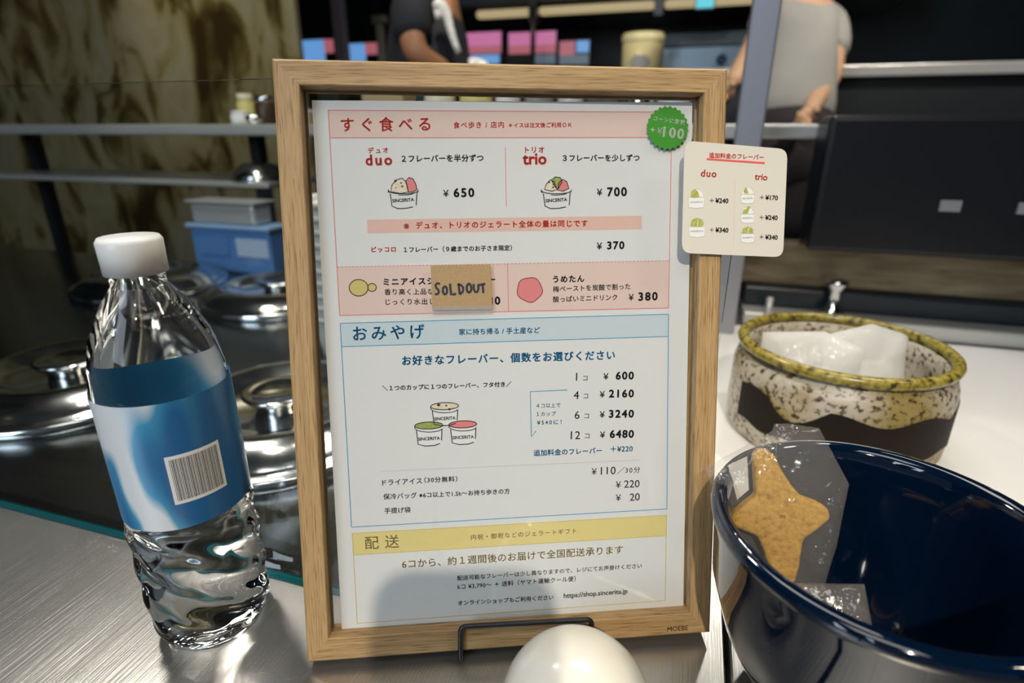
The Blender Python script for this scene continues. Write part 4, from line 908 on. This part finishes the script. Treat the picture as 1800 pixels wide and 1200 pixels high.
# lavender pillar left
c = at_y(599, 60, 2.45); w = 0.030
pil = thing('metal_pillar', 'slim pale lavender metal pillar between the two blue screens', 'pillar', (c.x, 2.45, WT))
bx('pillar_shaft', (c.x - w, 2.43, WT), (c.x + w, 2.47, 1.84), pr('pale_metal', (0.40, 0.38, 0.46), 0.4, metal=0.3), pil, 0.004); bx('pillar_foot', (c.x - w - 0.01, 2.42, WT), (c.x + w + 0.01, 2.48, WT + 0.012), ALU, pil)
# grey printer post
c = at_y(668, 60, 2.2)
lv = thing('lever_stand', 'small grey stand with a flat head behind the person in black', 'stand', (c.x, 2.36, WT))
c = at_y(668, 60, 2.36); z1 = at_y(668, 42, 2.36).z; z2 = at_y(668, 27, 2.36).z
bx('stand_stem', (c.x - 0.016, 2.35, WT), (c.x + 0.016, 2.38, z1), pr('warm_grey', (0.16, 0.16, 0.14), 0.5), lv, 0.004); bx('stand_head', (c.x - 0.034, 2.345, z1), (c.x + 0.034, 2.39, z2), pr('warm_grey_head', (0.12, 0.125, 0.11), 0.5), lv, 0.004)
# cream bucket
c = at_y(1128, 90, 2.42); r = 0.083; zt_ = at_y(1128, 58, 2.42).z
bk = thing('cream_bucket', 'cream lidded bucket standing on the back worktop', 'bucket', (c.x, 2.45, WT))
CREAM = pr('cream_plastic', (0.62, 0.54, 0.28), 0.4)
b = MB(); b.lathe([(r * .90, 0), (r * .97, 0.01), (r, zt_ - WT - 0.03)], bk.location, 40); b.build('bucket_wall', CREAM, bk)
b = MB(); b.lathe([(r * 1.04, zt_ - WT - 0.03), (r * 1.05, zt_ - WT - 0.008), (r * .98, zt_ - WT), (0.001, zt_ - WT + 0.002)], bk.location, 40, close=False); b.build('bucket_lid', pr('cream_lid', (0.75, 0.68, 0.38), 0.35), bk)
b = MB(); cc_ = Vector((bk.location.x, bk.location.y, WT + 0.035)); 
b.add([cc_ + Vector((r * 1.0 * math.sin(a), -r * 1.0 * math.cos(a), dz)) for dz, w_ in ((-0.02, .4), (0.0, .55), (0.025, .3)) for a in [w_ * s for s in (-1, -.5, 0, .5, 1)]], [(5 * j + i, 5 * j + i + 1, 5 * j + i + 6, 5 * j + i + 5) for j in range(2) for i in range(4)]); b.build('dark_mark', GRY, bk)
# grey cabinet right and knob
c0 = at_y(1166, 72, 2.75); c1 = at_y(1345, 72, 2.75)
cab = thing('wall_cabinet', 'blue grey steel cabinet on the back worktop right of the cream bucket', 'cabinet', ((c0.x + c1.x) / 2, 2.9, WT))
GB = pr('blue_grey_steel', (0.13, 0.19, 0.25), 0.35, metal=0.4)
bx('cabinet_body', (c0.x, 2.75, WT), (c1.x + 0.3, 3.2, at_y(1200, 82, 2.75).z), GB, cab, 0.006); bx('cabinet_top', (c0.x - .01, 2.74, at_y(1200, 82, 2.75).z), (c1.x + 0.31, 3.2, at_y(1200, 58, 2.75).z), pr('dark_blue_grey', (0.02, 0.04, 0.055), 0.4), cab, 0.004)
kk = at_y(1268, 105, 2.74); b = MB(); b.tube([kk + Vector((0, 0.012, 0)), kk + Vector((0, -0.02, 0))], 0.022, 20); b.build('round_knob', pr('navy_knob', (0.01, 0.03, 0.08), 0.3), cab)
# lit sign
s0 = at_y(1226, -14, 2.45); s1 = at_y(1254, 13, 2.45)
sg = thing('lit_sign', 'small glowing cyan sign hanging under the hood at the top edge', 'sign', ((s0.x + s1.x) / 2, 2.45, s1.z))
bx('sign_case', (s0.x - .004, 2.452, s1.z - .004), (s1.x + .004, 2.48, s0.z + .004), BLACKP, sg); bx('sign_face', (s0.x, 2.45, s1.z), (s1.x, 2.452, s0.z), emis('cyan_light', (0.10, 0.62, 0.72), 0.95), sg)
bx('sign_hanger', ((s0.x + s1.x) / 2 - .005, 2.46, s0.z + .004), ((s0.x + s1.x) / 2 + .005, 2.47, 1.85), BLACKP, sg)

# ------------------------------------------------------------------ people
SKIN = pr('skin', (0.42, 0.20, 0.10), 0.5, sss=0.1); SKIN2 = pr('skin_light', (0.68, 0.42, 0.26), 0.5, sss=0.1)
def skin_mesh(name, joints, edges, mat, parent, sub=2):
    me = bpy.data.meshes.new(name); off = Vector(parent.location)
    me.from_pydata([Vector(j[0]) - off for j in joints], edges, []); me.materials.append(mat)
    o = bpy.data.objects.new(name, me); C.objects.link(o); o.parent = parent
    md = o.modifiers.new('skin', 'SKIN'); md.use_smooth_shade = True
    sv = me.skin_vertices[0].data
    for i, j in enumerate(joints):
        r = j[1]; sv[i].radius = r if isinstance(r, tuple) else (r, r)
    sv[0].use_root = True
    sd = o.modifiers.new('subdivision', 'SUBSURF'); sd.levels = sub; sd.render_levels = sub
    dg = bpy.context.evaluated_depsgraph_get(); bpy.context.view_layer.update(); dg = bpy.context.evaluated_depsgraph_get()
    m2 = bpy.data.meshes.new_from_object(o.evaluated_get(dg)); o.modifiers.clear(); o.data = m2
    for p_ in m2.polygons: p_.use_smooth = True
    return o
def head(parent, hc, facing, hair, skin):
    """eyes, nose, ears and hair on a skinned head; hc = centre of the head"""
    f = Vector(facing).normalized(); s = Vector((0, 0, 1)).cross(f).normalized(); u = f.cross(s)
    def ball(c, r, sc, mat, name, n=14):
        b = MB(); vs = []; fs = []
        for i in range(n + 1):
            th = math.pi * i / n
            for k in range(2 * n):
                ph = math.pi * k / n; d = s * (math.sin(th) * math.cos(ph) * r * sc[0]) + f * (math.sin(th) * math.sin(ph) * r * sc[1]) + u * (math.cos(th) * r * sc[2]); vs.append(c + d)
        for i in range(n):
            for k in range(2 * n): k2 = (k + 1) % (2 * n); fs.append((i * 2 * n + k, (i + 1) * 2 * n + k, (i + 1) * 2 * n + k2, i * 2 * n + k2))
        b.add(vs, fs, smooth=True); return b.build(name, mat, parent)
    EYE = pr('eye', (0.03, 0.02, 0.015), 0.2)
    for sg_ in (-1, 1):
        ball(hc + f * 0.083 + s * 0.033 * sg_ + u * 0.005, 0.010, (1.2, .6, .8), EYE, 'eye', 8); ball(hc + s * 0.078 * sg_ - f * 0.005, 0.028, (.35, .7, 1.1), skin, 'ear', 8)
    ball(hc + f * 0.098 - u * 0.022, 0.018, (.8, 1, 1.3), skin, 'nose', 8)
    ball(hc + f * 0.085 - u * 0.058, 0.022, (1.1, .5, .35), pr('lips', (0.35, 0.10, 0.08), 0.4), 'mouth', 8)
    ball(hc - f * 0.018 + u * 0.022, 0.104, (.86, .96, 1.02), hair, 'hair', 14)
def fingers(parent, wrist, dirn, side, skin, name='hand'):
    """palm with four fingers and a thumb, as one skinned mesh"""
    d = Vector(dirn).normalized(); s = Vector(side); s = (s - d * s.dot(d)).normalized(); n = d.cross(s)
    J = [(wrist, (0.022, 0.028)), (wrist + d * 0.045, (0.016, 0.034)), (wrist + d * 0.080, (0.013, 0.036))]; E_ = [(0, 1), (1, 2)]
    for k, (o_, ln) in enumerate(((-0.030, 0.062), (-0.010, 0.074), (0.010, 0.070), (0.029, 0.055))):
        i = len(J); p0 = wrist + d * 0.086 + s * o_
        J += [(p0, 0.009), (p0 + d * ln * .5 - n * 0.008, 0.0085), (p0 + d * ln * .85 - n * 0.026, 0.007)]; E_ += [(2, i), (i, i + 1), (i + 1, i + 2)]
    i = len(J); J += [(wrist + d * 0.035 - s * 0.040 - n * .008, 0.010), (wrist + d * 0.070 - s * 0.052 - n * 0.016, 0.008)]; E_ += [(1, i), (i, i + 1)]
    return skin_mesh(name, J, E_, skin, parent, 1)
# person one: dark T-shirt, leaning over the worktop, side on
D1 = 1.85
A = lambda u, v, d=D1: at_d(u, v, d)
neck = A(762, -4); pel = A(742, 280); fl_z = FLOOR_Z
p1 = thing('person', 'person in a black short sleeved T-shirt with a white neck towel, working', 'person', Vector((pel.x, pel.y, fl_z)))
up = Vector((0, 0, 1)); rt = Vector((MW[0][0], MW[1][0], 0)).normalized(); fw = Vector((-rt.y, rt.x, 0))
hc1 = neck + up * 0.165 + rt * 0.045
shN = neck - up * 0.055 - rt * 0.055 - fw * 0.15; shF = neck - up * 0.055 - rt * 0.01 + fw * 0.15
elN = A(728, 95, D1 - 0.16); wrN = A(792, 128, D1 - 0.10); elF = A(806, 120, D1 + 0.14); wrF = A(818, 112, D1 + 0.02)
hipN = pel - fw * 0.09 - up * 0.04; hipF = pel + fw * 0.09 - up * 0.04
knN = hipN - up * 0.44 + rt * 0.02; knF = hipF - up * 0.44 + rt * 0.03; anN = Vector((knN.x - .03 * rt.x, knN.y, fl_z + 0.08)); anF = Vector((knF.x, knF.y, fl_z + 0.08))
chest = neck.lerp(pel, 0.30) + rt * 0.0; waist = neck.lerp(pel, 0.70)
J = [(pel, (0.13, 0.11)), (waist, (0.125, 0.10)), (chest, (0.135, 0.115)), (neck - up * 0.04, (0.075, 0.075)), (neck + up * 0.05 + rt * .02, 0.052), (hc1 - up * 0.055 + rt * .012, (0.066, 0.070)), (hc1 + up * 0.03, (0.080, 0.092)), (hc1 + up * 0.085, (0.055, 0.060)),
     (shN, 0.055), (elN, 0.042), (wrN, 0.027), (shF, 0.055), (elF, 0.040), (wrF, 0.027), (hipN, 0.085), (knN, 0.058), (anN, 0.040), (anN - up * .04 + rt * .12, 0.034), (hipF, 0.085), (knF, 0.058), (anF, 0.040), (anF - up * .04 + rt * .12, 0.034)]
EE = [(0, 1), (1, 2), (2, 3), (3, 4), (4, 5), (5, 6), (6, 7), (3, 8), (8, 9), (9, 10), (3, 11), (11, 12), (12, 13), (0, 14), (14, 15), (15, 16), (16, 17), (0, 18), (18, 19), (19, 20), (20, 21)]
skin_mesh('body', J, EE, SKIN, p1)
fingers(p1, wrN, rt * 0.9 - up * 0.5, fw, SKIN); fingers(p1, wrF, rt * 0.8 - up * 0.3 - fw * .3, fw, WHITE, 'gloved_hand')['label'] = 'white glove'
TEE = noise_mat('black_tee', [(0.3, (0.010, 0.012, 0.018)), (0.7, (0.018, 0.021, 0.030))], nscale=8, rough=0.85)
hemN = shN.lerp(elN, 0.80); hemF = shF.lerp(elF, 0.7)
J = [(pel - up * .03, (0.15, 0.13)), (waist, (0.145, 0.118)), (chest, (0.150, 0.128)), (neck - up * 0.035, (0.082, 0.082)), (shN, 0.070), (hemN, 0.062), (shF, 0.068), (hemF, 0.060)]
skin_mesh('t_shirt', J, [(0, 1), (1, 2), (2, 3), (3, 4), (4, 5), (3, 6), (6, 7)], TEE, p1)
J = [(pel, (0.145, 0.125)), (hipN, 0.10), (knN, 0.075), (anN + up * .02, 0.058), (hipF, 0.10), (knF, 0.075), (anF + up * .02, 0.058)]
skin_mesh('trousers', J, [(0, 1), (1, 2), (2, 3), (0, 4), (4, 5), (5, 6)], pr('navy_trousers', (0.012, 0.015, 0.028), 0.8), p1)
TOW = noise_mat('white_towel', [(0.4, (0.62, 0.62, 0.60)), (0.6, (0.80, 0.80, 0.78))], nscale=60, rough=0.8)
dt = D1 - 0.17
b = MB(); b.tube(arc([A(766, 4, dt), A(776, 14, dt), A(786, 28, dt), A(792, 52, dt), A(799, 74, dt), A(807, 93, dt)], 0.03, 5), [0.014, 0.02, 0.021, 0.021, 0.02, 0.02, 0.019, 0.018, 0.017, 0.016, 0.015, 0.014, 0.013, 0.013, 0.012, 0.012, 0.012, 0.011, 0.011, 0.011, 0.010, 0.010, 0.010, 0.010, 0.009, 0.009][:26], 12); b.build('neck_towel', TOW, p1)['label'] = 'white towel hanging from the neck'
b = MB(); b.tube(arc([A(770, 8, dt), A(770, 22, dt), A(773, 34, dt)], 0.01, 4), 0.013, 12); b.build('towel_end', TOW, p1)
head(p1, hc1, rt * 0.95 - up * 0.25 - fw * .1, pr('black_hair', (0.012, 0.010, 0.010), 0.5), SKIN)
# person two: grey shirt, far right
D2 = 1.82
A2 = lambda u, v, d=D2: at_d(u, v, d)
neck = A2(1400, 2); pel = A2(1385, 250)
p2 = thing('person', 'person in a loose light grey T-shirt and dark apron behind the grey post', 'person', Vector((pel.x, pel.y, fl_z)))
rt2 = rt; fw2 = fw
hc2 = neck + up * 0.165 - rt * 0.03
shN = neck - up * 0.06 - rt * 0.10 - fw * 0.05; shF = neck - up * 0.06 + rt * 0.15 + fw * 0.05
elN = A2(1322, 92, D2 - 0.05); wrN = A2(1283, 150, D2 - 0.12); elF = A2(1462, 130); wrF = A2(1420, 200, D2 - .15)
pel = pel - up * 0.0
hipN = pel - rt * 0.09 - up * 0.05; hipF = pel + rt * 0.09 - up * 0.05
knN = hipN - up * 0.42; knF = hipF - up * 0.42; anN = Vector((knN.x, knN.y, fl_z + 0.08)); anF = Vector((knF.x, knF.y, fl_z + 0.08))
chest = neck.lerp(pel, 0.35); waist = neck.lerp(pel, 0.72); fd = (-fw * 0.8 - rt * 0.6).normalized()
J = [(pel, (0.13, 0.10)), (waist, (0.12, 0.095)), (chest, (0.13, 0.10)), (neck - up * 0.04, (0.07, 0.07)), (neck + up * 0.05, 0.050), (hc2 - up * 0.055, (0.066, 0.070)), (hc2 + up * 0.03, (0.080, 0.092)), (hc2 + up * 0.085, (0.055, 0.060)),
     (shN, 0.05), (elN, 0.038), (wrN, 0.025), (shF, 0.05), (elF, 0.038), (wrF, 0.025), (hipN, 0.08), (knN, 0.055), (anN, 0.038), (anN - up * .04 + fd * .12, 0.033), (hipF, 0.08), (knF, 0.055), (anF, 0.038), (anF - up * .04 + fd * .12, 0.033)]
skin_mesh('body', J, EE, SKIN2, p2)
fingers(p2, wrN, (wrN - elN), fw, SKIN2); fingers(p2, wrF, (wrF - elF), fw, SKIN2)
GT = noise_mat('grey_tee', [(0.3, (0.34, 0.34, 0.31)), (0.7, (0.44, 0.44, 0.41))], nscale=6, rough=0.85)
hemN = shN.lerp(elN, 0.55); hemF = shF.lerp(elF, 0.7)
J = [(pel + up * .02, (0.15, 0.125)), (waist, (0.14, 0.115)), (chest, (0.142, 0.115)), (neck - up * 0.035, (0.076, 0.076)), (shN, 0.064), (hemN, 0.060), (shF, 0.064), (hemF, 0.060)]
skin_mesh('t_shirt', J, [(0, 1), (1, 2), (2, 3), (3, 4), (4, 5), (3, 6), (6, 7)], GT, p2)
J = [(pel - up * .02, (0.14, 0.115)), (hipN, 0.095), (knN, 0.07), (anN + up * .02, 0.055), (hipF, 0.095), (knF, 0.07), (anF + up * .02, 0.055)]
skin_mesh('trousers', J, [(0, 1), (1, 2), (2, 3), (0, 4), (4, 5), (5, 6)], pr('dark_trousers', (0.02, 0.016, 0.018), 0.8), p2)
J = [(pel + up * .13, (0.150, 0.125)), (pel, (0.160, 0.135)), (pel - up * 0.18, (0.165, 0.13)), (pel - up * 0.34, (0.17, 0.13))]
skin_mesh('apron', J, [(0, 1), (1, 2), (2, 3)], pr('dark_apron', (0.028, 0.022, 0.026), 0.8), p2)
head(p2, hc2, fd, pr('brown_hair', (0.06, 0.025, 0.012), 0.5), SKIN2)
